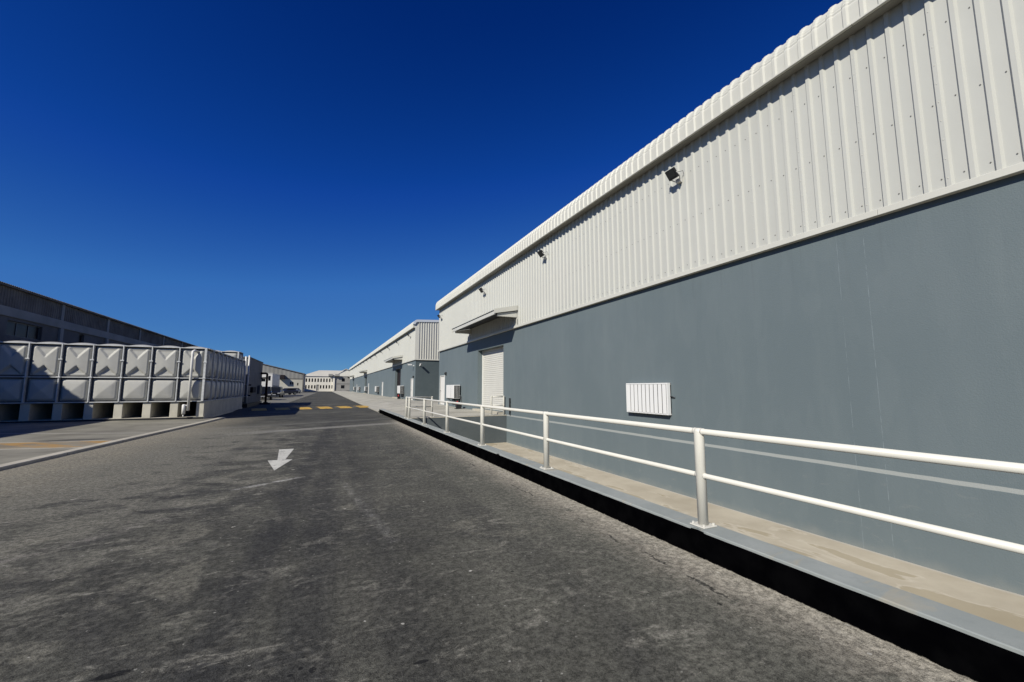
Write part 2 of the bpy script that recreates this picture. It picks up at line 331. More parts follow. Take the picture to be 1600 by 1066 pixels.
def worn(name,c,amt):
    n=NT(name); w=n.noise(n.P,9,9,.75,.3); w2=n.noise(n.mapv(n.P,(1,.3,1)),2.5,6,.7)
    col=n.mix(n.sm(n.noise(n.P,3,5),.3,.7),tuple(x*.85 for x in c),c)
    f=n.sm(n.M('ADD',w,n.M('MULTIPLY',n.M('SUBTRACT',w2,.5),.5)),.53,.62)
    col=n.mix(n.M('MULTIPLY',f,amt*2),col,(.085,.082,.07)); n.color(col).rough(.8); return n.bump(n.noise(n.P,60,4,.7),.4,.006).m
MAT=dict(
 wall=m_wall(), road=m_road(), walk=m_walk(), yard=m_yard(), black=m_black_kerb(),
 plat=m_conc('platform_concrete',(.36,.345,.285),(.50,.48,.405),stain=(.26,.245,.20),scale=.55,joints=(None,6.1)),
 plat2=m_conc('parking_concrete',(.15,.145,.12),(.25,.24,.20),stain=(.08,.078,.07),scale=.4),
 ground=m_conc('open_ground',(.16,.15,.125),(.24,.225,.19),scale=.15),
 strip=m_conc('kerb_concrete',(.42,.39,.315),(.54,.505,.41),scale=1.6,joints=(None,2.4)),
 coping=m_conc('grey_coping_paint',(.285,.31,.295),(.355,.375,.355),stain=(.40,.36,.27),scale=1.4,bump=.2),
 dock=m_conc('dark_grey_dock_paint',(.092,.108,.110),(.115,.132,.134),scale=1.1,bump=.15),
 sheet=m_steel_sheet('white_cladding',(.585,.585,.525)),
 roof=m_steel_sheet('white_roof_sheet',(.66,.65,.57)),
 flash=m_steel_sheet('white_flashing',(.67,.66,.58)),
 screw=simple('screw_head',(.17,.165,.15),.5),
 rail=simple('white_rail_paint',(.74,.72,.63),.33,.03,2.,dirt=((.5,.46,.38),.25)),
 shutter=simple('white_shutter',(.66,.65,.59),.45,.03,1.,dirt=((.6,.57,.5),.2)),
 white=simple('white_paint',(.78,.77,.72),.5,.04,1.5,dirt=((.6,.57,.5),.2)),
 acwhite=simple('white_enamel',(.82,.82,.79),.35,.02,2.),
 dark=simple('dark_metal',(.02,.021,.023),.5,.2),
 slot=simple('dark_gap',(.012,.013,.014),.8,.2),
 lens=simple('lamp_glass',(.045,.048,.048),.3,.4,40.,spec=.4),
 brown=simple('dark_brown_shutter',(.020,.014,.014),.6,.2,2.),
 grp=simple('tank_panel_grey_white',(.47,.465,.42),.45,.06,1.6,bump=.06,dirt=((.42,.40,.34),.4)),
 flange_shade=simple('painted_flange_shade',(.11,.11,.105),.8,.2,4.),  # shadow beside the tank flanges, painted as a dark ring round each panel
 galv=simple('galvanised_flange',(.60,.61,.59),.5,.10,6.),
 pier=simple('tank_pier_concrete',(.58,.55,.45),.85,.1,2.,bump=.25,dirt=((.35,.32,.26),.4)),
 side=simple('grey_render',(.17,.175,.175),.8,.15,.6,bump=.25,dirt=((.10,.10,.095),.5)),
 maroon=simple('maroon_pipe_paint',(.030,.010,.010),.45,.2),
 plate=simple('chipped_white_plate',(.70,.68,.60),.45,.06,14.,dirt=((.30,.17,.08),.75)),
 red=simple('red_paint',(.42,.03,.03),.4,.1),
 asb=simple('weathered_brown_sheet',(.15,.135,.12),.85,.25,.9,bump=.35,dirt=((.14,.085,.05),.35)),
 beam=simple('old_beam_concrete',(.26,.255,.24),.85,.12,.6,bump=.3,dirt=((.15,.145,.13),.5)),
 oldwall=simple('old_dark_render',(.12,.115,.11),.85,.18,.5,bump=.3,dirt=((.06,.06,.06),.5)),
 glass=simple('dark_window_glass',(.010,.012,.015),.35,.3,.7,spec=.2),
 frame=simple('grey_window_frame',(.10,.105,.11),.5,.1),
 shedgrey=simple('pale_grey_cladding',(.27,.265,.24),.7,.1,.25,bump=.1,dirt=((.24,.235,.21),.4)),
 shedcream=simple('pale_cream_render',(.50,.48,.40),.8,.08,.3,bump=.1),
 cream=simple('cream_wall',(.84,.80,.68),.75,.05,.3,bump=.1),
 tile=simple('pale_roof',(.60,.57,.48),.6,.06,.3),
 greyblock=simple('grey_block_wall',(.33,.32,.29),.8,.1,.5,bump=.15),
 yellow=worn('yellow_road_paint',(.64,.40,.08),.42),
 paint=worn('white_road_paint',(.62,.61,.54),.30),
 tyre=simple('tyre_rubber',(.012,.012,.012),.8,.2),
 rim=simple('wheel_rim',(.45,.46,.47),.3,.1,metal=.6),
 carblack=simple('black_car_paint',(.010,.011,.014),.18,.1,spec=.6),
 carblue=simple('navy_car_paint',(.022,.028,.065),.2,.1,spec=.6),
 carsilver=simple('silver_car_paint',(.50,.51,.52),.25,.05,metal=.3),
 cargrey=simple('dark_grey_car_paint',(.05,.052,.056),.25,.1,spec=.5),
 carwhite=simple('white_car_paint',(.75,.75,.74),.25,.03),
 headlamp=simple('headlamp_glass',(.35,.36,.38),.1,.05),
 taillamp=simple('tail_lamp',(.25,.01,.01),.2,.1),
)

# ------------------------------------------------------------------ ground, road, yard, platform
WX=8.03; KX=3.22; KI=3.47; KZ=.25; WZ=-1.02; DY=18.42
g=MB()
for x0,x1,y0,y1 in ((-900,KX+.02,-300,1500),(KX+.02,WX+.2,DY+.2,1500),(WX+.2,900,-300,1500),(KX+.02,WX+.2,-300,-30)):
    g.quad((x0,y0,-.06),(x1,y0,-.06),(x1,y1,-.06),(x0,y1,-.06))
tag(g.build('ground',MAT['ground']),kind='structure')
r=MB(); 
r.grid(10,60,lambda u,v:(-60+u*(60+KX+.005),-15+v*203,0.))
tag(r.build('road',MAT['road']),kind='structure')
def kerbx(y): return -6.3+.0755*y if y<22.3 else -4.617+(y-22.3)*.05
def yz(x,y): return .05+max(0,(kerbx(y)-x))*.0035
y_=MB()
ys=[-12+i*1.25 for i in range(30)]+[25.6]
for a,b in zip(ys,ys[1:]):
    for k in range(8):
        f0=k/8; f1=(k+1)/8
        P=lambda y,f:(kerbx(y)-.20-(f*f)*(34),y,yz(kerbx(y)-.20-(f*f)*34,y))
        y_.quad(P(a,f0),P(b,f0),P(b,f1),P(a,f1))
tag(y_.build('yard_pavement',MAT['yard']),kind='structure')
k=MB()
for a,b in zip(ys,ys[1:]):
    xa,xb=kerbx(a),kerbx(b)
    k.quad((xa,a,0),(xb,b,0),(xb-.006,b,.050),(xa-.006,a,.050))
    k.quad((xa-.006,a,.050),(xb-.006,b,.050),(xb-.02,b,.062),(xa-.02,a,.062))
    k.quad((xa-.02,a,.062),(xb-.02,b,.062),(xb-.24,b,.062),(xa-.24,a,.062))
    k.quad((xa-.24,a,.062),(xb-.24,b,.062),(xb-.24,b,.03),(xa-.24,a,.03))
k.quad((kerbx(25.6),25.6,0),(kerbx(25.6)-.24,25.6,0),(kerbx(25.6)-.24,25.6,.062),(kerbx(25.6)-.006,25.6,.055))
tag(k.build('yard_kerb',MAT['strip']),kind='structure')
# loading platform: level by the dock, dipping to the road beyond the end of the kerb wall
def pz(x,y):
    t=min(1,max(0,(y-26.6)/1.2)); e=.03+.24*min(1,max(0,(x-KX)/2.0))
    base=.25+.02*min(1,max(0,(x-5)/3)); return base*(1-t)+(e+.02*min(1,max(0,(x-5)/3)))*t
p=MB()
pys=[DY,20,22,24,26,26.6,27,27.4,27.8,30,34,40,60,90,130,188]; pxs=[KX+.03,3.6,4,4.4,4.8,5.22,6,8.4]
for a,b in zip(pys,pys[1:]):
    for c,d in zip(pxs,pxs[1:]):
        if a<26.6 and c<KI-.001: c=KI
        if c>=d: continue
        p.quad((c,a,pz(c,a)),(d,a,pz(d,a)),(d,b,pz(d,b)),(c,b,pz(c,b)))
p.quad((KX+.03,27,0),(KX+.03,188,0),(KX+.03,188,.03),(KX+.03,27,.03))
p.box(8.39,16,31.6,42,0,.27)
tag(p.build('loading_platform',MAT['plat']),kind='structure')
w=MB(); w.grid(6,40,lambda u,v:(KI-.02+u*(WX+.02-KI),-30+v*(DY+30),WZ+max(0,(2.6-(-30+v*(DY+30)))*.03) if (-30+v*48.42)>-4 else WZ+.2))
tag(w.build('sunken_walkway',MAT['walk']),kind='structure')

# kerb wall with black face and grey coping, dock wall
t=thing('kerb_wall','low kerb wall with black painted road face and grey top carrying the white railing','kerb wall')
m=MB(); m.box(KX+.004,KI-.004,-30,26.95,WZ,KZ-.012); m.build('wall_face',MAT['black'],t)
m=MB(); 
ky=[-30+i*2. for i in range(15)]+[i*.11 for i in range(246)]+[26.98]
def jit(i): 
    rr=random.Random(i); return rr.uniform(-.004,.004)+(.016 if rr.random()<.05 else 0)
for i,(a,b) in enumerate(zip(ky,ky[1:])):
    ja,jb=jit(i),jit(i+1)
    m.quad((KX+ja,a,KZ-.02),(KX+jb,b,KZ-.02),(KX+jb,b,KZ-.004),(KX+ja,a,KZ-.004))
    m.quad((KX+ja,a,KZ-.004),(KX+jb,b,KZ-.004),(KX+.008,b,KZ+.002),(KX+.008,a,KZ+.002))
    m.quad((KX+.008,a,KZ+.002),(KX+.008,b,KZ+.002),(KI,b,KZ+.002),(KI,a,KZ+.002))
    if a<DY: m.quad((KI,a,KZ+.002),(KI,min(b,DY),KZ+.002),(KI,min(b,DY),WZ),(KI,a,WZ))
m.quad((KX,26.98,0),(KI,26.98,0),(KI,26.98,KZ),(KX,26.98,KZ))
m.build('coping',MAT['coping'],t)
t=thing('dock_wall','dark grey retaining wall closing the sunken walkway below the platform edge','retaining wall')
m=MB(); m.box(KI+.002,WX-.002,DY-.02,DY+.25,WZ-.05,KZ-.03); m.build('wall_face',MAT['dock'],t)
m=MB(); m.bbox(KI+.002,WX-.002,DY-.03,DY+.02,KZ-.03,KZ+.004,.006); m.build('edge_strip',MAT['strip'],t)

pk=MB(); pk.grid(6,20,lambda u,v:(-40+u*(36.8+.018*v*90),47.2+v*95,.006))
tag(pk.build('parking_pavement',MAT['plat2']),kind='structure')
# road markings
a=MB()
pts=[(-.93,12.15),(-.60,12.15),(-.67,10.42),(-.53,10.40),(-.76,9.15),(-1.0,10.43),(-.82,10.43)]
a.add([(x,y,.005) for x,y in pts],[(0,6,2,1),(6,5,4),(6,4,2),(2,4,3)])
tag(a.build('road_arrow',MAT['paint']),'white painted arrow on the asphalt pointing towards the viewer','road arrow',kind='thing')
t=thing('speed_hump','low asphalt speed hump with yellow painted stripes across the road','speed hump')
h=MB()
def hz(f): return .075*math.sin(math.pi*min(1,max(0,f)))**.8+.002
HY0,HY1=33.3,37.2
def hp(X,f): return (X,HY0+(HY1-HY0)*f+.42*X*.6,hz(f))
h.grid(16,14,lambda u,v:hp(-5.2+u*8.4,v)); h.build('hump',MAT['road'],t,True)
for i in range(6):
    x0=-1.72+1.37*i if i<4 else -1.72-1.37*(i-3)
    s_=MB(); s_.grid(3,12,lambda u,v:(lambda q:(q[0],q[1],q[2]+.006))(hp(x0+u*.86+(.5-v)*.5,.04+v*.92))); s_.build('stripe',MAT['yellow'],t,True)

# ------------------------------------------------------------------ warehouse builder
PITCH=.242
def rib_line(y0,y1,phase,h=.036):
    """points (y, height) of the trapezoid profile; rib left edge (+Y side) at phase+k*PITCH"""
    out=[]; k0=math.floor((y0-phase)/PITCH)-1; k1=math.ceil((y1-phase)/PITCH)+1
    for k in range(k0,k1+1):
        e=phase+k*PITCH
        for dy,hh in ((-.098,0),(-.072,h),(-.022,h),(0,0)):
            y=e+dy
            if y0<y<y1: out.append((y,hh))
    return [(y0,0)]+out+[(y1,0)]
def corr(mb,line,mapf,z0,z1,mi=0):
    for (a,ha),(b,hb) in zip(line,line[1:]):
        mb.quad(mapf(a,ha,z0),mapf(b,hb,z0),mapf(b,hb,z1),mapf(a,ha,z1),mi)
def hexa(mb,c,r,d,mi):
    """screw head: short hexagon along -X"""
    vs=[(c[0],c[1]+r*math.cos(k*math.pi/3),c[2]+r*math.sin(k*math.pi/3)) for k in range(6)]
    vs+=[(c[0]-d,y,z) for _,y,z in vs]
    mb.add(vs,[(6,7,8,9,10,11)]+[(k,(k+1)%6,6+(k+1)%6,6+k) for k in range(6)],mi)

def roof_profile(X):
    """list of (x,z,nx,nz): lip, bullnose, slope; X = wall plane"""
    dx=X-8.03; out=[(7.69+dx,7.51,-1,0),(7.69+dx,7.66,-1,0),(7.69+dx,7.80,-1,0)]
    cx,cz,r_=8.14+dx,7.83,.45
    n=20
    for i in range(n+1):
        a=math.pi/2*i/n*.97
        s_=-.013 if (2<=i<=12 and i%2==0) else 0
        out.append((cx-(r_+s_)*math.cos(a),cz+(r_+s_)*math.sin(a),-math.cos(a),math.sin(a)))
    zt=out[-1][1]
    for xx in (2,6,14,36): out.append((cx+xx,zt+.05*xx,-.05,1))
    return out
def warehouse(name,label,X,y0,y1,zbase,shutters,doors,canopies,endwall=None,ribroof=True):
    t=thing(name,label,'warehouse')
    ops=[(a,b,zz0,zz1) for a,b,zz0,zz1,_ in shutters]+[(a,b,c,d) for a,b,c,d in doors]
    m=MB(); mp=lambda u,v,d:(X+d,u,v)
    m.facade(mp,y0,y1,zbase,4.6,ops,.42)
    m.box(X+.42,X+36,y0+.02,y1-.02,zbase,4.6)
    xe=X+.44; m.quad((X,y0,zbase),(xe,y0,zbase),(xe,y0,4.6),(X,y0,4.6)); m.quad((X,y1,zbase),(X+.44,y1,zbase),(X+.44,y1,4.6),(X,y1,4.6))
    
    m.build('wall',MAT['wall'],t)
    if endwall:
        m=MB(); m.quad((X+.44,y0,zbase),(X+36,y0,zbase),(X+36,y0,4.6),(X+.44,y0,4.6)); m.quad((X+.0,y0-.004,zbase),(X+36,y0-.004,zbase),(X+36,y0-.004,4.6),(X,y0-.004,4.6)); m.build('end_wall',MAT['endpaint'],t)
    # upper core behind the sheets
    m=MB(); m.box(X,X+35.9,y0+.03,y1-.03,4.6,7.75); m.build('inner_wall',MAT['oldwall'],t)
    # cladding
    XP=X-.072; ph=2.602 if X<8.1 else 2.602
    m=MB(); ln=rib_line(y0,y1,ph); mf=lambda y,h,z:(XP-h,y,z)
    corr(m,ln,mf,4.372,7.60)
    for (a,ha),(b,hb) in zip(ln,ln[1:]):     # closed rib feet
        if ha or hb: m.quad((XP,a,4.372),(XP,b,4.372),(XP-hb,b,4.372),(XP-ha,a,4.372))
    k0=math.floor((y0-ph)/PITCH); k1=math.ceil((min(y1,60)-ph)/PITCH)
    for kk in range(k0,k1):
        e=ph+kk*PITCH
        if not(y0+.1<e<y1-.1): continue
        for z in (6.81,5.65,4.52): hexa(m,(XP+.001,e+.035+random.uniform(-.006,.006),z+random.uniform(-.012,.012)),.0095,.008,1)
        if kk%4==0 and e<16:
            for q in range(10): hexa(m,(XP-.035,e-.047,4.50+.288*q),.008,.006,2)
    m.build('cladding',[MAT['sheet'],MAT['screw'],MAT['rail']],t)
    m=MB(); q=y0
    while q<y1-.01: m.bbox(X-.112-(.0025 if int((q-y0)/5.8+.5)%2 else 0),X-.004,q,min(y1,q+5.797),4.275,4.380,.004); q+=5.8
    m.build('base_flashing',MAT['flash'],t)
    # roof with curved eave
    pr=roof_profile(X); m=MB(); ln=rib_line(y0-.02,y1+.06,ph-.06,.03)
    pr_in=[(x-nx*.0,z,nx,nz) for x,z,nx,nz in pr]
    def rp(q,y,h):
        x,z,nx,nz=q; return (x+nx*h,y,z+nz*h)
    # the crimps lie in the pans only: ribs use the smooth radius
    for (a,ha),(b,hb) in zip(ln,ln[1:]):
        for q0,q1 in zip(pr,pr[1:]):
            m.quad(rp(q0,a,ha),rp(q0,b,hb),rp(q1,b,hb),rp(q1,a,ha))
    m.build('roof',MAT['roof'],t)
    m=MB(); x0=pr[0][0]; q=y0-.02
    while q<y1+.05: m.bbox(x0-.038-(.003 if int((q-y0+.02)/5.8+.5)%2 else 0),x0+.02,q,min(y1+.055,q+5.796),7.488,7.522,.004); q+=5.8
    m.build('eave_flashing',MAT['flash'],t)
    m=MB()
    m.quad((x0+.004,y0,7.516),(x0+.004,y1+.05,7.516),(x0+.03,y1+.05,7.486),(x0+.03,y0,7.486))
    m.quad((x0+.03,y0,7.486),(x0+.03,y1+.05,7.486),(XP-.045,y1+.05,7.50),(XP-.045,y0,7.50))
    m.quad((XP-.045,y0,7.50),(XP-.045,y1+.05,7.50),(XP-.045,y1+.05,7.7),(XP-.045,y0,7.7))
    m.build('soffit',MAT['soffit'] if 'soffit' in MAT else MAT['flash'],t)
    # gable ends
    for ye,sg in ((y1,1),(y0,-1)):
        poly=[(q[0],q[1]) for q in pr]+[(pr[-1][0],4.6),(X+.02,4.6),(X+.02,7.5)]
        m=MB(); m.prism(poly,lambda u,v,d:(u,d,v),ye+sg*.004,ye+sg*.03)
        if endwall and sg<0:
            # ribbed sheet, corner trim, barge and base flashing on the end facing the viewer
            xl=rib_line(X+.22,X+12,X+.3,.058)
            def top(x): return 8.02+.05*max(0,x-X)
            for (a,ha),(b,hb) in zip(xl,xl[1:]):
                m.quad((a,ye-.06-ha,4.37),(b,ye-.06-hb,4.37),(b,ye-.06-hb,top(b)),(a,ye-.06-ha,top(a)))
            m.build('end_cladding',MAT['endsheet'],t)
            m=MB(); m.bbox(X-.13,X+.24,ye-.11,ye-.032,4.376,7.6,.01); m.build('corner_trim',MAT['flash'],t)
            m=MB(); m.bbox(X-.11,X+12,ye-.115,ye-.004,4.275,4.376,.004); m.build('end_flashing',MAT['flash'],t)
            m=MB()
            up=[(q[0]+q[2]*.034,q[1]+q[3]*.034) for q in pr[3:]]; dn=[(q[0]-q[2]*.2,q[1]-q[3]*.2) for q in pr[3:]]
            m.prism(up+dn[::-1],lambda u,v,d:(u,d,v),ye-.15,ye-.034); m.build('barge_board',MAT['barge'],t)
        else: m.build('gable',MAT['flash'],t)
    for (a,b,zz0,zz1,mk) in shutters:
        m=MB(); zc=zz1-.02; n=int((zz1-zz0)/.105); dz=(zz1-zz0)/n; XS=X+.33
        prof=[(0,.0),(.12,.0),(.25,-.010),(.55,-.012),(.85,-.010),(.95,0),(1,0)]
        for i in range(n):
            for (f0,d0),(f1,d1) in zip(prof,prof[1:]):
                m.quad((XS+d0,a,zz0+(i+f0)*dz),(XS+d0,b,zz0+(i+f0)*dz),(XS+d1,b,zz0+(i+f1)*dz),(XS+d1,a,zz0+(i+f1)*dz))
        o=m.build('shutter_door',MAT[mk],t)
        m=MB(); m.bbox(XS-.045,XS-.005,a+.03,b-.03,zz0,zz0+.11,.006); m.build('bottom_bar',MAT['flash'] if mk!='brown' else MAT['dark'],o)
        for yy in (a,b-.07):
            m=MB(); m.bbox(XS-.06,XS+.02,yy+.002,yy+.068,zz0,zz1-.004,.006); m.build('guide_rail',MAT['white'] if mk!='brown' else MAT['dark'],o)
        m=MB(); m.bbox(X-.28,X+.32,a-.05,b+.05,.2,zz0-.004,.01); m.build('threshold',MAT['strip'],t)
    for (a,b,c,d) in doors:
        m=MB(); m.bbox(X+.02,X+.07,a+.004,b-.004,c,d-.004,.008); o=m.build('door',MAT['white'],t)
        m=MB(); m.box(X-.035,X+.02,b-.14,b-.11,c+1.0,c+1.03); m.tube([(X-.035,b-.13,c+1.015),(X-.035,b-.26,c+1.015)],.011,8); m.build('handle',MAT['dark'],o)
        m=MB()
        for yy in (a-.05,b): m.bbox(X-.025,X+.08,yy,yy+.05,c,d+.05,.006)
        m.bbox(X-.025,X+.08,a,b,d,d+.05,.006); m.build('door_frame',MAT['white'],t)
    for (a,b) in canopies:
        XO=X-1.20
        m=MB(); ln=[]
        yy=a
        while yy<b-.001:
            for f,hh in ((0,0),(.35,0),(.45,.045),(.85,.045),(.95,0)):
                if yy+f*.2<=b: ln.append((yy+f*.2,hh))
            yy+=.2
        ln.append((b,0))
        for (p0,h0),(p1,h1) in zip(ln,ln[1:]):
            q=lambda x,z,y,h:(x,y,z+h)
            A=(XO-.06,4.985);B=(X-.09,5.235)
            m.quad((A[0],p0,A[1]+h0),(A[0],p1,A[1]+h1),(B[0],p1,B[1]+h1),(B[0],p0,B[1]+h0))
            m.quad((A[0],p0,A[1]),(A[0],p1,A[1]),(A[0],p1,A[1]+h1),(A[0],p0,A[1]+h0))
        cn=m.build('canopy',MAT['sheet'],t)
        m=MB()   # fascia boards round three sides
        m.bbox(XO-.02,XO+.02,a,b,4.80,4.975,.006)
        for ye in (a-.02,b-.02):
            poly=[(XO-.05,4.84),(X-.09,5.06),(X-.09,5.285),(XO-.05,5.035)]
            m.prism(poly,lambda u,v,d:(u,d,v),ye,ye+.04)
        
        for ye in (a+.0,b-.03): m.box(X-.14,X-.108,ye,ye+.03,4.42,4.70)
        m.build('fascia',MAT['flash'],cn)
        m=MB()
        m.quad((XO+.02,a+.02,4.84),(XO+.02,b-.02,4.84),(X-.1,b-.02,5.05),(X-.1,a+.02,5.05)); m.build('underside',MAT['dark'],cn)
        for yb in (a+.06,b-.16):
            m=MB()
            poly=[(XO+.14,4.74),(X-.1,4.74),(X-.1,5.03),(XO+.14,4.85)]
            m.prism(poly,lambda u,v,d:(u,d,v),yb,yb+.10); m.build('bracket',MAT['flash'],cn)
    return t
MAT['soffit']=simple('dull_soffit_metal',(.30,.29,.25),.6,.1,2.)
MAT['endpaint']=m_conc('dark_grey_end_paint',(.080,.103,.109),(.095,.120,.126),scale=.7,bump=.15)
MAT['endsheet']=m_steel_sheet('end_cladding_grey_white',(.60,.595,.53))
MAT['barge']=m_steel_sheet('barge_flashing',(.60,.64,.68))

warehouse('warehouse','nearest long warehouse with white shutter, louvred vent and white ribbed cladding',WX,-14,31.3,WZ-.1,
  [(18.8,22.55,.38,3.66,'shutter')],[(29.65,30.85,.30,2.38)],[(16.95,23.65)])
B2=8.27
warehouse('warehouse','second long warehouse farther down the road, with dark shutters and a ribbed end wall',B2,41.5,152,-.05,
  [(50.1,54.3,.40,3.84,'brown'),(92.0,96.2,.40,3.84,'brown'),(131,135.2,.40,3.84,'brown')],
  [(42.55,43.55,.30,2.42),(65.6,66.7,.30,2.36),(86.9,88,.30,2.36),(118.4,119.5,.30,2.36)],[(48.5,55.7),(90.5,97.7),(129.4,136.6)],endwall=True)

# ------------------------------------------------------------------ railings
t=thing('guard_railing','long white tubular railing on the kerb wall returning along the dock edge','railing')
RX=3.345; PYS=[-6.04,-3.02,0,3.0,6.05,9.04,12.0,15.0,17.85]
def post(x,y,zb,parent,zt=1.16,plate=True,r_=.047):
    m=MB(); m.tube([(x,y,zb),(x,y,zt-.035),(x,y,zt-.012),(x,y,zt)],[r_,r_,r_*.93,r_*.6],16)
    if plate:       # weld beads where the rails meet the post
        for zz,rr in ((1.128,.033),(.715,.028)):
            for q in (-1,1): m.tube([(x,y+q*(r_-.012),zz),(x,y+q*(r_+.008),zz)],rr,12,1)
    o=m.build('post',[MAT['rail'],MAT['plate']],parent,True)
    if plate:
        m=MB(); m.bbox(x-.085,x+.085,y-.085,y+.085,zb+.001,zb+.013,.003)
        for sx in (-1,1):
            for sy in (-1,1): m.tube([(x+sx*.062,y+sy*.062,zb+.013),(x+sx*.062,y+sy*.062,zb+.032)],.011,6)
        m.build('base_plate',MAT['plate'],o)
    return o
for yy in PYS: post(RX,yy,KZ+.002,t)
post(RX,18.52,KZ+.002,t); post(4.46,18.52,KZ+.004,t,r_=.042)
m=MB(); m.tube([(RX,-8,1.128),(RX,18.45,1.128),(RX+.03,18.52,1.128),(4.46,18.52,1.128)],.029,14); m.build('top_rail',MAT['rail'],t,True)
m=MB(); m.tube([(RX,-8,.715),(RX,18.45,.715),(RX+.03,18.52,.715),(4.46,18.52,.715)],.024,14); m.build('mid_rail',MAT['rail'],t,True)
t=thing('guard_railing','short white two-post railing on the dock edge in front of the white shutter','railing')
post(7.30,18.52,KZ+.004,t,r_=.042); post(7.93,18.52,KZ+.004,t,r_=.042)
for z,r_,nm in ((1.128,.027,'top_rail'),(.715,.023,'mid_rail')):
    m=MB(); m.tube([(7.30,18.52,z),(7.93,18.52,z)],r_,12); m.build(nm,MAT['rail'],t,True)
m=MB(); m.tube([(7.985,17.93,.30),(7.985,17.93,.98),(7.985,17.94,1.06)],.036,10); m.bbox(7.985,8.03,17.9,17.96,.4,.46,.004); m.bbox(7.985,8.03,17.9,17.96,.85,.91,.004)
tag(m.build('buffer_post',MAT['dark'],None),'thin black buffer post fixed to the grey wall at the end of the dock edge','post')

# ------------------------------------------------------------------ floodlights
def floodlight(name,label,loc,group):
    t=thing(name,label,'floodlight',loc,0,group)
    a=R(38)
    def T(p):    # local head space (x out of the wall to -X, tilted down) -> object space
        x,y,z=p; ca,sa=math.cos(a),math.sin(a)
        return (-.24+x*ca-z*sa, y, .06+x*sa+z*ca)
    m=MB(); m.bbox(-.04,.04,-.138,.138,-.128,.128,.012); m.v=[T(p) for p in m.v]; h=m.build('housing',MAT['dark'],t)
    m=MB(); m.quad((-.0415,-.112,-.075),(-.0415,.112,-.075),(-.0415,.112,.105),(-.0415,-.112,.105)); m.v=[T(p) for p in m.v]; m.build('lens',MAT['lens'],h)
    m=MB()
    for i in range(6): m.box(.04,.07,-.11+.044*i,-.10+.044*i,-.1,.1)
    m.v=[T(p) for p in m.v]; m.build('cooling_fins',MAT['dark'],h)
    m=MB(); 
    for sy in (-.15,.15): m.tube([T((0,sy,0)),T((.03,sy,-.10)),(-.055,sy*.5,-.07)],.014,6)
    m.tube([(-.055,-.075,-.07),(-.055,.075,-.07)],.014,6); m.bbox(-.06,.03,-.06,.06,-.115,-.02,.006); m.build('bracket',MAT['white'],t)
    m=MB(); m.tube([T((.05,-.03,.03)),(-.10,-.12,.10),(-.03,-.15,.13),(-.005,-.15,.05)],.007,6); m.build('cable',MAT['frame'],t)
    return t
fl=floodlight('floodlight','',(WX-.115,7.32,6.77),'floodlights under the eave of the near warehouse')
lab=['black floodlight under the eave nearest the viewer, largest of the row','second black floodlight under the eave, left of the largest one','third black floodlight under the eave, just above the canopy','last black floodlight at the far corner of the near warehouse']
fl['label']=lab[0]
for i,yy in enumerate((14.2,21.1,30.3)):
    o=copy_tree(fl); o.location=(WX-.115,yy,6.80); o['label']=lab[i+1]
ords=['first','second','third','fourth','fifth','sixth','seventh','eighth','ninth','tenth','eleventh','twelfth','thirteenth']
for i in range(13):
    o=copy_tree(fl); o.location=(B2-.145,43.9+7.6*i,6.95); o['group']='floodlights on the farther warehouse'
    o['label']=f'{ords[i]} small floodlight from the near corner along the farther warehouse eave'

# ------------------------------------------------------------------ AC units, louvre, wall lamps, cameras, extinguishers
def acunit(name,label,x,y,z,group,w=1.75,h=.86,d=.5,rot=0):
    t=thing(name,label,'air conditioner',(x,y,z),0,group)
    m=MB(); m.bbox(-d,-.06,-w/2,w/2,0,h,.02); b=m.build('casing',MAT['acwhite'],t)
    m=MB()
    for i in range(4): m.box(-d+.085+i*.09,-d+.098+i*.09,-w/2-.016,-w/2-.003,.06,h-.06)
    m.build('side_grille',MAT['acwhite'],b)
    m=MB(); m.box(-d+.03,-.07,-w/2-.003,-w/2-.0005,.04,h-.04); m.build('grille_backing',MAT['slot'],b)
    m=MB(); m.box(-d-.006,-d-.001,-w/2+.62,-w/2+.63,.05,h-.05); m.build('panel_seam',MAT['frame'],b)
    m=MB()
    for sy in (-w*.32,w*.32):
        m.bbox(-d,0,sy-.03,sy+.03,-.07,-.01,.005); m.tube([(-d+.08,sy,-.06),(0,sy,-.4)],.018,6); m.box(-.03,0,sy-.03,sy+.03,-.42,.1)
    m.build('bracket',MAT['dark'],t)
    m=MB(); m.tube([(-.1,-w/2-.02,.2),(-.08,-w/2-.14,.18),(-.03,-w/2-.16,.0),(-.02,-w/2-.16,-.5)],.022,8); m.build('pipe',MAT['frame'],t)
    return t
ac=acunit('air_conditioner','white air conditioner on wall brackets between the white door and white shutter',WX,26.5,.86,'air conditioners on the warehouse walls')
for yy,lb in ((48.3,'white air conditioner on the farther warehouse just before its first dark shutter'),
              (71.0,'white air conditioner on the farther warehouse beyond its tall white door'),
              (90.2,'white air conditioner beside the second dark shutter of the farther warehouse'),
              (108,'white air conditioner in the far half of the farther warehouse wall, beyond the second shutter'),
              (124,'farthest white air conditioner near the end of the long warehouse wall')):
    o=copy_tree(ac); o.location=(B2,yy,.9); o['label']=lb
t=thing('wall_louvre','white louvred vent box with upright slats on the grey wall','vent',(WX,8.785,.86))
m=MB(); W_=.785; H_=.81
m.box(-.03,-.004,-W_,W_,0,H_); m.build('back_panel',MAT['acwhite'],t)
m=MB()
m.bbox(-.13,-.0,-W_,W_,H_-.035,H_,.006); m.bbox(-.13,0,-W_,W_,0,.03,.006); m.bbox(-.13,0,-W_,-W_+.035,.03,H_-.035,.004); m.bbox(-.13,0,W_-.035,W_,.03,H_-.035,.004)
m.build('frame',MAT['acwhite'],t)
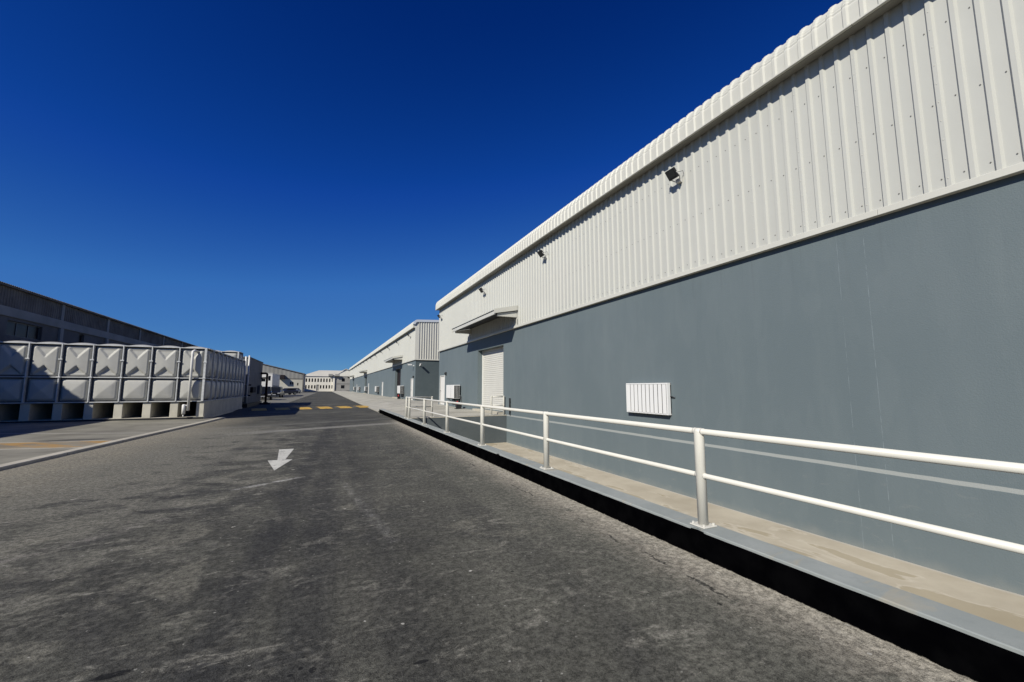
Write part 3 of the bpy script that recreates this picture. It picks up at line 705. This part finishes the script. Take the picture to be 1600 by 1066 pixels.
for i in range(10):
    yy=-W_+.035+(i+.5)*(2*W_-.07)/10; m=MB()
    m.prism([(-.125,yy-.062),(-.045,yy+.035),(-.04,yy+.025),(-.13,yy-.052+.11),(-.138,yy-.045+.10),(-.135,yy-.058)],lambda u,v,d:(u,v,d),.032,H_-.037); m.build('slat',MAT['acwhite'],t)
m=MB(); m.tube([(-.03,-W_,.47),(-.035,-W_-.07,.46),(-.005,-W_-.13,.43)],.014,6); m.build('cable',MAT['dark'],t)
def wlamp(x,y,z,label):
    t=thing('wall_lamp',label,'wall lamp',(x,y,z),0,'small lamps above the side doors')
    m=MB(); m.bbox(-.05,0,-.07,.07,-.11,.11,.01); m.build('backplate',MAT['dark'],t)
    m=MB(); m.tube([(-.05,0,0),(-.09,0,0),(-.14,0,-.01)],[.10,.10,.06],12); m.build('lamp_cover',MAT['dark'],t)
wlamp(WX,29.2,2.55,'small black wall lamp beside the top of the near white door')
wlamp(B2,42.2,2.62,'small black wall lamp beside the first white door of the farther warehouse')
def cctv(x,y,z,rz,label):
    t=thing('security_camera',label,'security camera',(x,y,z),rz,'cameras on the corner of the farther warehouse')
    m=MB(); m.tube([(0,0,0),(-.05,0,0)],.07,12); m.tube([(-.05,0,0),(-.25,0,-.02),(-.28,0,.03)],.022,8); m.build('mount',MAT['acwhite'],t)
    m=MB(); m.bbox(-.62,-.2,-.07,.07,.02,.16,.02); m.bbox(-.66,-.2,-.085,.085,.155,.175,.005); b=m.build('housing',MAT['acwhite'],t)
    m=MB(); m.tube([(-.625,0,.09),(-.615,0,.09)],.05,12); m.build('lens',MAT['dark'],b)
cctv(B2,42.3,3.74,0,'white security camera on the lit front wall just left of the warehouse corner')
cctv(B2+.42,41.49,3.74,R(90),'white security camera on the dark grey end wall casting a slanting shadow')
def exting(x,y,z,label):
    t=thing('fire_extinguisher',label,'fire extinguisher',(x,y,z),0,'extinguishers on the platform')
    m=MB(); m.tube([(0,.09,.02),(0,.09,.36),(0,.09,.42),(0,.09,.47)],[.085,.085,.06,.02],14); m.build('cylinder',MAT['red'],t,True)
    m=MB(); m.tube([(0,.09,.46),(0,.09,.50)],.03,8); m.tube([(-.02,.09,.49),(-.14,.05,.40),(-.13,.02,.12)],.012,6); m.build('valve',MAT['dark'],t)
    m=MB(); m.bbox(-.16,.16,-.24,.22,0,.02,.004); m.bbox(.1,.16,-.24,.22,.02,.38,.006); m.bbox(-.14,.1,-.22,-.02,.02,.26,.01); m.build('stand',MAT['dark'],t)
exting(7.55,24.75,.275,'red extinguisher on a black stand beneath the near air conditioner')
exting(B2-.5,48.0,.31,'red extinguisher on a black stand beside the first dark shutter')

# ------------------------------------------------------------------ water tanks
PW=1.044
def panel_mesh(w,h,kind):
    """bulged panel in local x (across), z (up), bulging to -y"""
    m=MB(); b=.085; iw,ih=w-2*b,h-2*b
    def sst(a,b_,x):
        x=min(1,max(0,(x-a)/(b_-a))); return x*x*(3-2*x)
    def fn(u,v):
        x=u*iw; z=v*ih; e=.07
        rc=.13
        dx=min(x,iw-x); dz=min(z,ih-z)
        if dx<rc and dz<rc: d=rc-math.hypot(rc-dx,rc-dz)
        else: d=min(dx,dz)
        hgt=.075*sst(0,e,d)
        cx=(u-.5)*iw; 
        if kind=='tall':
            hgt+=.025*sst(0,.4,d)
            # recessed triangles from the top and from the foot, rounded apex near the middle
            for top in (True,False):
                zz=(ih-z) if top else z
                depth_=.36*ih if top else .30*ih
                half=(1-zz/depth_)*iw*.40
                if zz<depth_*1.12:
                    k=half-abs(cx)+.02
                    hgt-=(.075 if top else .095)*sst(-.03,.05,k)*sst(0,.10,d)*sst(0,.2,d+.1)
        else:
            hgt+=.075*max(0,1-max(abs(cx)/(iw/2),abs(z-ih/2)/(ih/2)))*sst(0,.2,d)
        return (b+x,-max(0,hgt),b+z)
    m.grid(26,34 if kind=='tall' else 26,fn)
    m.quad((0,0,0),(w,0,0),(w,0,b),(0,0,b),1); m.quad((0,0,h-b),(w,0,h-b),(w,0,h),(0,0,h),1); m.quad((0,0,b),(b,0,b),(b,0,h-b),(0,0,h-b),1); m.quad((w-b,0,b),(w,0,b),(w,0,h-b),(w-b,0,h-b),1)  # flat border in the darker colour that carries the painted flange shadow
    return m
def tank(label,X1,Y0,nx,ny,z0,rows,front_cols):
    t=thing('water_tank',label,'water tank')
    zs=[z0]
    for h_,_ in rows: zs.append(zs[-1]+h_)
    X0=X1-nx*PW; Y1=Y0+ny*PW
    core=MB(); core.box(X0+.03,X1-.03,Y0+.03,Y1-.03,z0,zs[-1]-.01); core.build('shell',MAT['grp'],t)
    for ri,(h_,kind) in enumerate(rows):
        src=None
        for i in range(front_cols):
            x=X1-(i+1)*PW
            if src is None:
                src=panel_mesh(PW,h_,kind).build('panel',[MAT['grp'],MAT['flange_shade']],t,True); o=src
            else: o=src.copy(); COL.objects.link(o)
            o.location=(x,Y0,zs[ri])
        for j in range(ny):
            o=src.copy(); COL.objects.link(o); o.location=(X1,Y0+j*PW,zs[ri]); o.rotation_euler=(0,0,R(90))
    # flanges, standing proud of the panels
    m=MB(); F_=.13
    for i in range(nx+1):
        x=X1-i*PW; 
        if i<=front_cols: m.box(x-.020,x+.020 if i else x+.03,Y0-F_,Y0-.002,z0,zs[-1]+.01)
    for j in range(1,ny+1):
        y=Y0+j*PW; m.box(X1+.002,X1+F_,y-.022,y+.022,z0,zs[-1]+.005)
    for z in zs:
        m.box(X0,X1+F_*.5,Y0-F_*.86,Y0-.004,z-.018,z+.018); m.box(X1+.004,X1+F_*.8,Y0-.02,Y1,z-.022,z+.022)
    m.box(X1-.05,X1+.04,Y0-F_-.012,Y0-F_*.9,z0,zs[-1]+.02)
    # bolted joint clips at mid height of each upright
    for i in range(front_cols+1):
        x=X1-i*PW
        for z in (zs[1],(zs[-1]+zs[-2])/2+.05): m.bbox(x-.07,x+.07,Y0-F_-.035,Y0-F_+.01,z-.03,z+.03,.008)
        zq=z0+.1
        while zq<zs[-1]:
            m.tube([(x+.015,Y0-F_-.018,zq),(x+.015,Y0-F_,zq)],.012,6); zq+=.16
    m.build('flange_frame',MAT['galv'],t)
    # shallow domed roof panels
    src=None
    for i in range(front_cols):
        for j in range(ny):
            if src is None:
                m=MB(); m.grid(10,10,lambda u,v:(u*PW*.94+.03,v*PW*.94+.03,.12*(math.sin(math.pi*u)*math.sin(math.pi*v))**.5)); src=m.build('roof_panel',MAT['grp'],t,True); o=src
            else: o=src.copy(); COL.objects.link(o)
            o.location=(X1-(i+1)*PW,Y0+j*PW,zs[-1]+.005)
    return t
tk=tank('large sectional water tank of embossed grey white panels on concrete piers at the left',-5.30,24.84,10,10,.90,[(1.105,'square'),(1.455,'tall')],9)
m=MB(); px,py=-5.80,24.60
m.tube([(px+.14,24.83,3.30),(px+.05,24.66,3.33),(px,py,3.28),(px,py,3.15),(px,py,.46)],.058,12); pp=m.build('overflow_pipe',MAT['white'],tk,True)
m=MB(); m.tube([(px-.17,py,.30),(px-.17,py,.72),(px-.17,py,.76)],[.075,.075,.05],12); m.tube([(px-.17,py,.17),(px-.17,py,.30)],.03,8); m.tube([(px-.17,py,.7),(px,py,.7)],.04,8); m.build('valve',MAT['white'],pp,True)
t=thing('tank_plinth','concrete piers on a dark edged slab carrying the large water tank','plinth')
m=MB(); m.box(-15.8,-5.2,24.76,35.45,-.04,.155); m.build('slab',MAT['pier'],t)
m=MB(); m.box(-15.8,-5.195,24.745,24.758,-.04,.140); m.build('slab_edge',MAT['dark'],t)
for i in range(10):
    xc=-5.375-i*1.02; m=MB(); m.bbox(xc-.155,xc+.155,24.80,35.40,.150,.868,.012); m.build('pier',MAT['pier'],t)
tank('second taller water tank whose top shows behind the large tank',-5.74,36.0,3,1,.55,[(1.2,'square'),(1.2,'square'),(1.2,'square')],3)

# pump room and pipes beside it
t=thing('pump_room','grey flat-roofed pump room standing behind the water tanks','pump room')
m=MB(); m.box(-9.4,-5.35,38.2,46.2,.30,3.86); m.build('wall',MAT['side'],t)
m=MB(); m.bbox(-9.45,-5.31,38.15,46.25,3.86,3.96,.01); m.build('roof_edge',MAT['side'],t)
m=MB(); m.box(-9.5,-5.28,38.1,46.6,-.02,.28); m.build('plinth',MAT['dark'],t)
m=MB(); m.bbox(-5.35,-5.14,43.6,45.1,1.0,1.75,.02); m.build('equipment_box',MAT['frame'],t)
m=MB(); m.bbox(-5.35,-5.16,39.6,41.3,1.15,1.6,.02); m.build('window',MAT['slot'],t)
t=thing('white_standpipes','pair of white pipes rising between the second tank and the pump room','pipes')
for dx,zt,zb in ((0,3.95,.45),(.22,4.02,.42)):
    m=MB(); m.tube([(-5.52+dx,37.75,zb),(-5.52+dx,37.75,zt)],.055,10)
    for z in (.9,1.75,2.55): m.tube([(-5.52+dx,37.75,z-.05),(-5.52+dx,37.75,z+.05)],.085,10)
    m.build('pipe',MAT['white'],t,True)
m=MB(); 
for z in (.95,1.75): m.tube([(-5.75,37.75,z),(-5.05,37.75,z)],.05,8)
m.build('cross_pipe',MAT['dark'],t)
t=thing('fire_main','dark maroon fire main bent over from the pump room wall down to the ground','pipe')
m=MB(); m.tube([(-5.36,45.2,2.88),(-4.95,45.3,2.88),(-4.86,45.3,2.85),(-4.83,45.3,2.76),(-4.83,45.3,.05)],.095,12); m.tube([(-5.8,46.6,2.88),(-5.1,45.4,2.88)],.095,10); m.build('riser',MAT['maroon'],t,True)
m=MB(); m.tube([(-5.6,46.4,2.45),(-5.1,45.4,2.45),(-4.83,45.3,2.45)],.07,10); m.build('branch_pipe',MAT['maroon'],t,True)
m=MB(); m.bbox(-5.25,-4.4,44.9,45.7,-.02,.14,.02); m.tube([(-4.83,45.3,.14),(-4.83,45.3,.22)],.19,12); m.tube([(-4.83,45.3,.9),(-4.83,45.3,1.0)],.17,12); m.tube([(-4.83,45.3,2.4),(-4.83,45.3,2.5)],.15,12); m.build('base',MAT['maroon'],t)

# ------------------------------------------------------------------ old factory on the left
t=thing('factory_shed','long old factory in shade at far left with concrete columns and brown upper sheeting','factory')
FX=-17.0; fy0,fy1=5.,104.
cols=[32.6+6.83*i for i in range(-4,11)]
wins=[]
for i,c in enumerate(cols[:-1]):
    wins.append((c+1.5,c+4.85,4.62,5.5) if i%2==0 else (c+2.55,c+3.3,3.2,5.6))
m=MB(); m.facade(lambda u,v,d:(FX-d,u,v),fy0,fy1,0,5.69,wins,.25); m.box(FX-22,FX-.25,fy0,fy1,0,5.69)
m.quad((FX,fy0,0),(FX-.3,fy0,0),(FX-.3,fy0,5.69),(FX,fy0,5.69)); m.build('wall',MAT['oldwall'],t)
m=MB(); ln=rib_line(fy0,fy1,0,.03); 
for (a,ha),(b,hb) in zip(ln,ln[1:]): m.quad((FX-.02+ha,a,6.2),(FX-.02+hb,b,6.2),(FX-.02+hb,b,7.5),(FX-.02+ha,a,7.5))
m.box(FX-22,FX-.06,fy0,fy1,5.69,7.42); m.build('upper_sheeting',MAT['asb'],t)
m=MB(); m.bbox(FX-.05,FX+.10,fy0,fy1,5.69,6.24,.015); m.build('beam',MAT['beam'],t)
for c in cols:
    m=MB(); m.bbox(c and FX-.05,FX+.13,c-.2,c+.2,0,5.688,.012); m.bbox(FX-.05,FX+.07,c-.17,c+.17,6.242,7.43,.012); m.build('column',MAT['beam'],t)
m=MB(); ln=[]; yy=fy0
while yy<fy1: ln.append((yy,.03*math.cos(yy*2*math.pi/.177))); yy+=.0442
for (a,ha),(b,hb) in zip(ln,ln[1:]):
    m.quad((FX+.27,a,7.46+ha),(FX+.27,b,7.46+hb),(FX-11,b,8.6+hb),(FX-11,a,8.6+ha))
m.quad((FX-11,fy0,8.6),(FX-11,fy1,8.6),(FX-22,fy1,7.46),(FX-22,fy0,7.46))
m.box(FX-22,FX+.22,fy0,fy1,7.36,7.43); m.build('roof',MAT['asb'],t)
for (a,b,c,d) in wins:
    m=MB()
    if b-a>2:
        n=3
        for q in range(n+1):
            yy=a+(b-a)*q/n; m.box(FX-.2,FX-.14,max(a,yy-.03),min(b,yy+.03),c,d)
    for z in (c,d-.06): m.box(FX-.2,FX-.141,a,b,z,z+.06)
    o=m.build('window',MAT['frame'],t); m=MB(); m.quad((FX-.17,a,c),(FX-.17,b,c),(FX-.17,b,d),(FX-.17,a,d)); m.build('pane',MAT['glass'],o)

# grey shed far down on the left: its sloping gable faces the viewer
t=thing('grey_shed','pale grey shed with a sloping roofline far down the left side behind the parked cars','shed')
SY=165.; mp=lambda u,v,d:(u,SY+d,v)
ops=[(-10.6,-10.1,2.6,3.5),(-9.95,-9.5,2.6,3.5),(-8.3,-7.9,2.3,3.2)]
m=MB(); m.facade(mp,-32,-6.45,-.05,4.55,ops,.3); m.box(-32,-6.45,SY+.3,SY+19,-.05,4.55); m.quad((-6.45,SY,-.05),(-6.45,SY+.3,-.05),(-6.45,SY+.3,4.55),(-6.45,SY,4.55)); m.build('wall',MAT['shedcream'],t)
def stop(x): return 6.45+(-6.45-x)*.245
m=MB(); xs=[-32+.64*i for i in range(40)]+[-6.45]
for i,(a_,b_) in enumerate(zip(xs,xs[1:])):
    d0=.05 if i%2 else 0; d1=0 if i%2 else .05
    m.quad((a_,SY-d0,4.55),(b_,SY-d1,4.55),(b_,SY-d1,stop(b_)),(a_,SY-d0,stop(a_)))
m.prism([(-32,4.55),(-6.45,4.55),(-6.45,6.45),(-32,stop(-32))],lambda u,v,d:(u,d,v),SY+.06,SY+19); m.build('upper_cladding',MAT['shedgrey'],t)
m=MB(); m.prism([(-6.1,6.28),(-6.1,6.52),(-32,stop(-32)+.2),(-32,stop(-32))],lambda u,v,d:(u,d,v),SY-.35,SY+19.4); m.build('roof',MAT['asb'],t)
m=MB(); m.bbox(-32,-6.4,SY-.10,SY-.055,4.5,4.72,.01); m.build('ledge',MAT['oldwall'],t)
m=MB(); m.bbox(-13.9,-12.2,SY-2.0,SY-.1,4.5,5.9,.05); m.build('canopy',MAT['brown'],t)
m=MB(); m.bbox(-6.62,-6.2,SY-.30,SY-.06,-.05,6.4,.02); m.build('corner_post',MAT['oldwall'],t)
for (a_,b_,c_,d_) in ops:
    m=MB(); m.quad((a_,SY+.2,c_),(b_,SY+.2,c_),(b_,SY+.2,d_),(a_,SY+.2,d_)); m.build('window',MAT['glass'],t)

# small white block behind the fire main
t=thing('gatehouse','small white flat-roofed block behind the maroon pipe and parked cars','gatehouse')
ops=[(-9.4,-8.75,2.55,3.0),(-8.35,-8.0,2.7,3.5)]
m=MB(); m.facade(lambda u,v,d:(u,80+d,v),-12,-7.76,0,3.85,ops,.25); m.box(-12,-7.76,80.25,93,0,3.85); m.quad((-7.76,80,0),(-7.76,80.3,0),(-7.76,80.3,3.85),(-7.76,80,3.85)); m.build('wall',MAT['white'],t)
m=MB(); m.bbox(-12.05,-7.70,79.94,93.06,3.85,3.95,.02); m.build('roof',MAT['white'],t)
m=MB(); m.bbox(-7.76,-7.70,82,92,0,1.9,.01); m.build('side_panel',MAT['frame'],t)
for (a,b,c,d) in ops:
    m=MB(); m.quad((a,80.2,c),(b,80.2,c),(b,80.2,d),(a,80.2,d)); m.build('window',MAT['glass'],t)

# ------------------------------------------------------------------ far buildings
FY=190.
t=thing('office_building','white two-storey building at the far end of the road with two rows of small windows','building')
wx=[-6.55+1.093*i for i in range(10)]
ops=[]
for i,x in enumerate(wx):
    ops.append((x,x+.55,3.85,5.3))
    if i!=4: ops.append((x-.05,x+.5,1.15,2.55))
dop=(-2.45,-1.45,.25,2.75)
m=MB(); mf=lambda u,v,d:(u,FY+d,v)
m.facade(mf,-8.2,3.6,-.05,6.2,ops+[dop],.3); m.box(-8.2,3.6,FY+.3,FY+24,-.05,6.2); m.quad((-8.2,FY,-.05),(-8.2,FY+.3,-.05),(-8.2,FY+.3,6.2),(-8.2,FY,6.2)); m.quad((3.6,FY,-.05),(3.6,FY+.3,-.05),(3.6,FY+.3,6.2),(3.6,FY,6.2))
m.build('wall',MAT['cream'],t)
w0=None
for (a,b,c,d) in ops:
    m=MB(); m.quad((a,FY+.22,c),(b,FY+.22,c),(b,FY+.22,d),(a,FY+.22,d)); o=m.build('window',MAT['glass'],t)
m=MB(); m.quad((dop[0],FY+.2,dop[2]),(dop[1],FY+.2,dop[2]),(dop[1],FY+.2,dop[3]),(dop[0],FY+.2,dop[3])); m.build('door',MAT['greyblock'],t)
m=MB()
A=[(-8.5,FY-.3,6.2),(4.0,FY-.3,6.2),(4.0,FY+24,6.2),(-8.5,FY+24,6.2)]
rz=[(-1.9,FY+9,9.0),(8.2,FY+9,9.0)]
m.add(A+rz,[(0,1,4),(1,5,4),(2,3,4,5),(3,0,4),(1,2,5),(0,3,2,1)])
m.build('roof',MAT['tile'],t)
m=MB(); m.bbox(-8.3,3.7,FY-.06,FY-.005,5.95,6.2,.01); m.bbox(3.6,4.4,FY-.5,FY+.2,-.05,6.3,.02); m.build('trim',MAT['cream'],t)
m=MB(); m.bbox(1.9,3.55,FY-1.2,FY,6.3,7.2,.05); m.bbox(4.45,6.2,FY-1.2,FY,6.3,7.2,.05); m.bbox(3.55,4.45,FY-.9,FY-.2,6.35,6.8,.05); m.build('roof_canopy',MAT['greyblock'],t)
t=thing('grey_office','grey two-storey block right of the white building with two square dark windows','building')
ops=[(7.1,8.35,4.05,5.4),(6.9,8.3,1.2,2.55)]
m=MB(); m.facade(mf,4.45,10.4,-.05,6.25,ops,.3); m.box(4.45,10.4,FY+.3,FY+20,-.05,6.25); m.build('wall',MAT['greyblock'],t)
m=MB(); m.bbox(4.4,10.5,FY-.12,FY-.004,3.1,3.3,.01); m.bbox(4.4,10.5,FY-.12,FY-.004,6.1,6.35,.01); m.build('band',MAT['shedgrey'],t)
for (a,b,c,d) in ops:
    m=MB(); m.quad((a,FY+.2,c),(b,FY+.2,c),(b,FY+.2,d),(a,FY+.2,d)); m.build('window',MAT['glass'],t)
m=MB(); m.box(4.45,10.3,FY-.08,FY-.003,-.05,.35); m.build('plinth',MAT['oldwall'],t)
m=MB(); m.bbox(9.2,11.0,FY-1.8,FY,5.9,6.2,.03); m.build('canopy',MAT['oldwall'],t)
t=thing('cream_gable_shed','cream shed with a low gable rising behind the grey block','shed')
m=MB(); m.prism([(3.5,0),(3.5,7.0),(9.7,10.3),(22,6.5),(22,0)],lambda u,v,d:(u,d,v),FY+26,FY+50); m.build('wall',MAT['cream'],t)
m=MB(); m.prism([(3.2,6.9),(3.2,7.2),(9.7,10.6),(22.3,6.7),(22.3,6.4),(9.7,10.3)],lambda u,v,d:(u,d,v),FY+25.6,FY+50.3); m.build('roof',MAT['tile'],t)
t=thing('cream_wall_link','cream end wall between the grey block and the long warehouse','wall')
m=MB(); m.bbox(9.9,14,168,172,-.05,5.6,.02); m.build('wall',MAT['cream'],t); m=MB(); m.bbox(9.7,14.2,167.6,172.3,5.6,5.9,.02); m.build('coping',MAT['greyblock'],t)

# ------------------------------------------------------------------ cars
def car(label,paint,loc,rz,suv=False,group='cars parked along the left side'):
    t=thing('parked_car',label,'car',loc,rz,group)
    Lc=4.4; hw=.88
    if suv: low=[(-2.2,.38),(-2.22,.75),(-2.1,1.02),(-1.0,1.08),(2.05,1.08),(2.2,.9),(2.2,.38)]; cab=[(-1.15,1.06),(-.35,1.66),(1.75,1.70),(2.12,1.06)]
    else: low=[(-2.2,.32),(-2.22,.60),(-2.05,.78),(-.95,.92),(1.6,.96),(2.15,.90),(2.2,.6),(2.18,.32)]; cab=[(-1.05,.9),(-.2,1.42),(.85,1.45),(1.75,.94)]
    m=MB()
    def ring(poly,w):  return [(x,w,z) for x,z in poly]
    prof=[(-hw,.0),(-hw*.96,.0)]
    n=len(low)
    L0=[(x*.985,-hw+.06,z) for x,z in low]; L1=[(x,-hw+.0,z if i in(0,n-1) else z-.06) for i,(x,z) in enumerate(low)]
    rows=[[(x,-hw+.10,z) for x,z in low],[(x*.99,-hw,z-.07 if z>.5 else z) for x,z in low],[(x*.99,hw,z-.07 if z>.5 else z) for x,z in low],[(x,hw-.10,z) for x,z in low]]
    vs=[p for r_ in rows for p in r_]; fs=[]
    for k in range(3):
        for i in range(n):
            j=(i+1)%n; fs.append((k*n+i,k*n+j,(k+1)*n+j,(k+1)*n+i))
    for i in range(n):
        j=(i+1)%n; fs.append((3*n+i,3*n+j,j,i))
    m.add([p for p in vs],fs)
    m.add([(x,-hw+.0,z-.07 if z>.5 else z) for x,z in low],[tuple(range(n))]); m.add([(x,hw,z-.07 if z>.5 else z) for x,z in low],[tuple(range(n))])
    zt=max(z for _,z in cab)
    cw=hw-.10; tw=hw-.24
    cb=[(x,-(cw if z<1.1 else tw),z) for x,z in cab]; cb2=[(x,-y,z) for x,y,z in cb]
    m.add(cb+cb2,[(0,1,2,3),(7,6,5,4),(1,5,6,2)])
    for i in (0,2): pass
    body=m.build('body',MAT[paint],t)
    g=MB()
    def lerp(a,b,f): return tuple(p+(q-p)*f for p,q in zip(a,b))
    for C in (cb,cb2):
        sgn=-1 if C is cb else 1
        off=lambda p:(p[0],p[1]+sgn*.006,p[2])
        a,b,c,d=C
        g.quad(off(lerp(a,b,.12)),off(lerp(a,b,.88)),off(lerp(d,c,.88)),off(lerp(d,c,.12)))
    gl=g.build('side_windows',MAT['glass'],t)
    g=MB(); g.quad(cb[0],cb[1],cb2[1],cb2[0]); g.build('windscreen',MAT['glass'],t)
    g=MB(); g.quad(cb[3],cb[2],cb2[2],cb2[3]); g.build('rear_window',MAT['glass'],t)
    for sx in (-1.38,1.36):
        for sy in (-1,1):
            w_=MB(); y0=sy*(hw-.2); y1=sy*(hw+.012); w_.tube([(sx,y0,.33),(sx,y1-sy*.03,.33),(sx,y1,.33)],[.33,.33,.29],18); o=w_.build('wheel',MAT['tyre'],t)
            w_=MB(); w_.tube([(sx,y1,.33),(sx,y1+sy*.008,.33)],.2,14); w_.build('rim',MAT['rim'],o)
    for sy in (-1,1):
        w_=MB(); w_.bbox(-2.235,-2.12,sy*.66-.17,sy*.66+.17,.62,.76,.02); w_.build('headlight',MAT['headlamp'],t)
        w_=MB(); w_.bbox(2.1,2.21,sy*.66-.17,sy*.66+.17,.68,.84,.02); w_.build('tail_light',MAT['taillamp'],t)
        w_=MB(); w_.bbox(-.85,-.7,sy*(hw+.08)-.08,sy*(hw+.08)+.08,.95,1.1,.03); w_.build('mirror',MAT[paint],t)
    w_=MB(); w_.bbox(-2.225,-2.19,-.26,.26,.42,.54,.005); w_.build('number_plate',MAT['headlamp'],t)
    return t
car('black parked car nearest the maroon pipe','carblack',(-6.75,61.3,0),R(90+4),True)
car('dark parked car just behind the nearest black one','carblack',(-6.75,76,0),R(90-2),True)
car('navy saloon parked broadside in front of the pale grey shed','carblue',(-7.1,103,0),R(42))
car('silver parked car farthest away beyond the navy saloon','carsilver',(-6.9,127,0),R(70))
car('dark grey parked car seen left of the maroon pipe','cargrey',(-8.3,68.5,0),R(90))

# ------------------------------------------------------------------ camera, sun, sky
F_,PX_,PY_,H_=650.,800.,533.,1.55
phi=math.atan(72.8/F_); psi=math.atan(295.5/math.hypot(F_,72.8))
cp,sp,cs,ss=math.cos(phi),math.sin(phi),math.cos(psi),math.sin(psi)
fw=Vector((ss*cp,cs*cp,sp)); rt=Vector((cs,-ss,0)); up=Vector((-ss*sp,-cs*sp,cp))
cam=bpy.data.cameras.new('camera'); co=bpy.data.objects.new('camera',cam); COL.objects.link(co)
M=Matrix((rt,up,-fw)).transposed().to_4x4(); M.translation=Vector((0,0,H_)); co.matrix_world=M
cam.sensor_width=36; cam.sensor_fit='HORIZONTAL'; cam.lens=F_/1600*36; cam.clip_start=.05; cam.clip_end=4000
S.camera=co
S.cycles.diffuse_bounces=1; S.cycles.max_bounces=6
AZ,EL=R(34.5),R(37)        # sun stands behind-left of the viewer
sd=Vector((-math.cos(AZ)*math.cos(EL),-math.sin(AZ)*math.cos(EL),math.sin(EL)))
sun=bpy.data.lights.new('sun','SUN'); sun.energy=5.0; sun.angle=R(.5); sun.color=(1.,.955,.87)
so=bpy.data.objects.new('sun',sun); COL.objects.link(so); so.rotation_euler=sd.to_track_quat('Z','Y').to_euler()
W=bpy.data.worlds.new('World'); S.world=W; W.use_nodes=True; nt=W.node_tree
bg=nt.nodes['Background']; sky=nt.nodes.new('ShaderNodeTexSky'); sky.sky_type='NISHITA'; sky.sun_disc=False
sky.sun_elevation=EL; sky.sun_rotation=math.atan2(sd.x,sd.y)
sky.altitude=5000; sky.air_density=1.; sky.dust_density=0.; sky.ozone_density=10.
# the photograph's deep polarised blue: the sky's own colours graded per channel before they light the scene
m1=nt.nodes.new('ShaderNodeVectorMath'); m1.operation='SCALE'; m1.inputs['Scale'].default_value=.06
cv=nt.nodes.new('ShaderNodeRGBCurve')
for ch,pts in ((0,((0,0),(.0122,0),(.021,.005),(.038,.038),(.119,.10),(1,.45))),
               (1,((0,0),(.0307,.0194),(.053,.057),(.093,.15),(.262,.27),(1,.5))),
               (2,((0,0),(.0865,.15),(.144,.32),(.246,.46),(.479,.51),(1,.6)))):
    c_=cv.mapping.curves[ch]
    c_.points[0].location=pts[0]; c_.points[1].location=pts[-1]
    for p_ in pts[1:-1]: c_.points.new(*p_)
    for p_ in c_.points: p_.handle_type='VECTOR'
cv.mapping.use_clip=False; cv.mapping.update()
m2=nt.nodes.new('ShaderNodeVectorMath'); m2.operation='SCALE'; m2.inputs['Scale'].default_value=10
nt.links.new(sky.outputs[0],m1.inputs[0]); nt.links.new(m1.outputs[0],cv.inputs['Color']); nt.links.new(cv.outputs[0],m2.inputs[0]); nt.links.new(m2.outputs[0],bg.inputs['Color'])
bg.inputs['Strength'].default_value=.1
vs=S.view_settings; vs.view_transform='Standard'; vs.look='None'; vs.exposure=0; vs.gamma=1; vs.use_curve_mapping=False
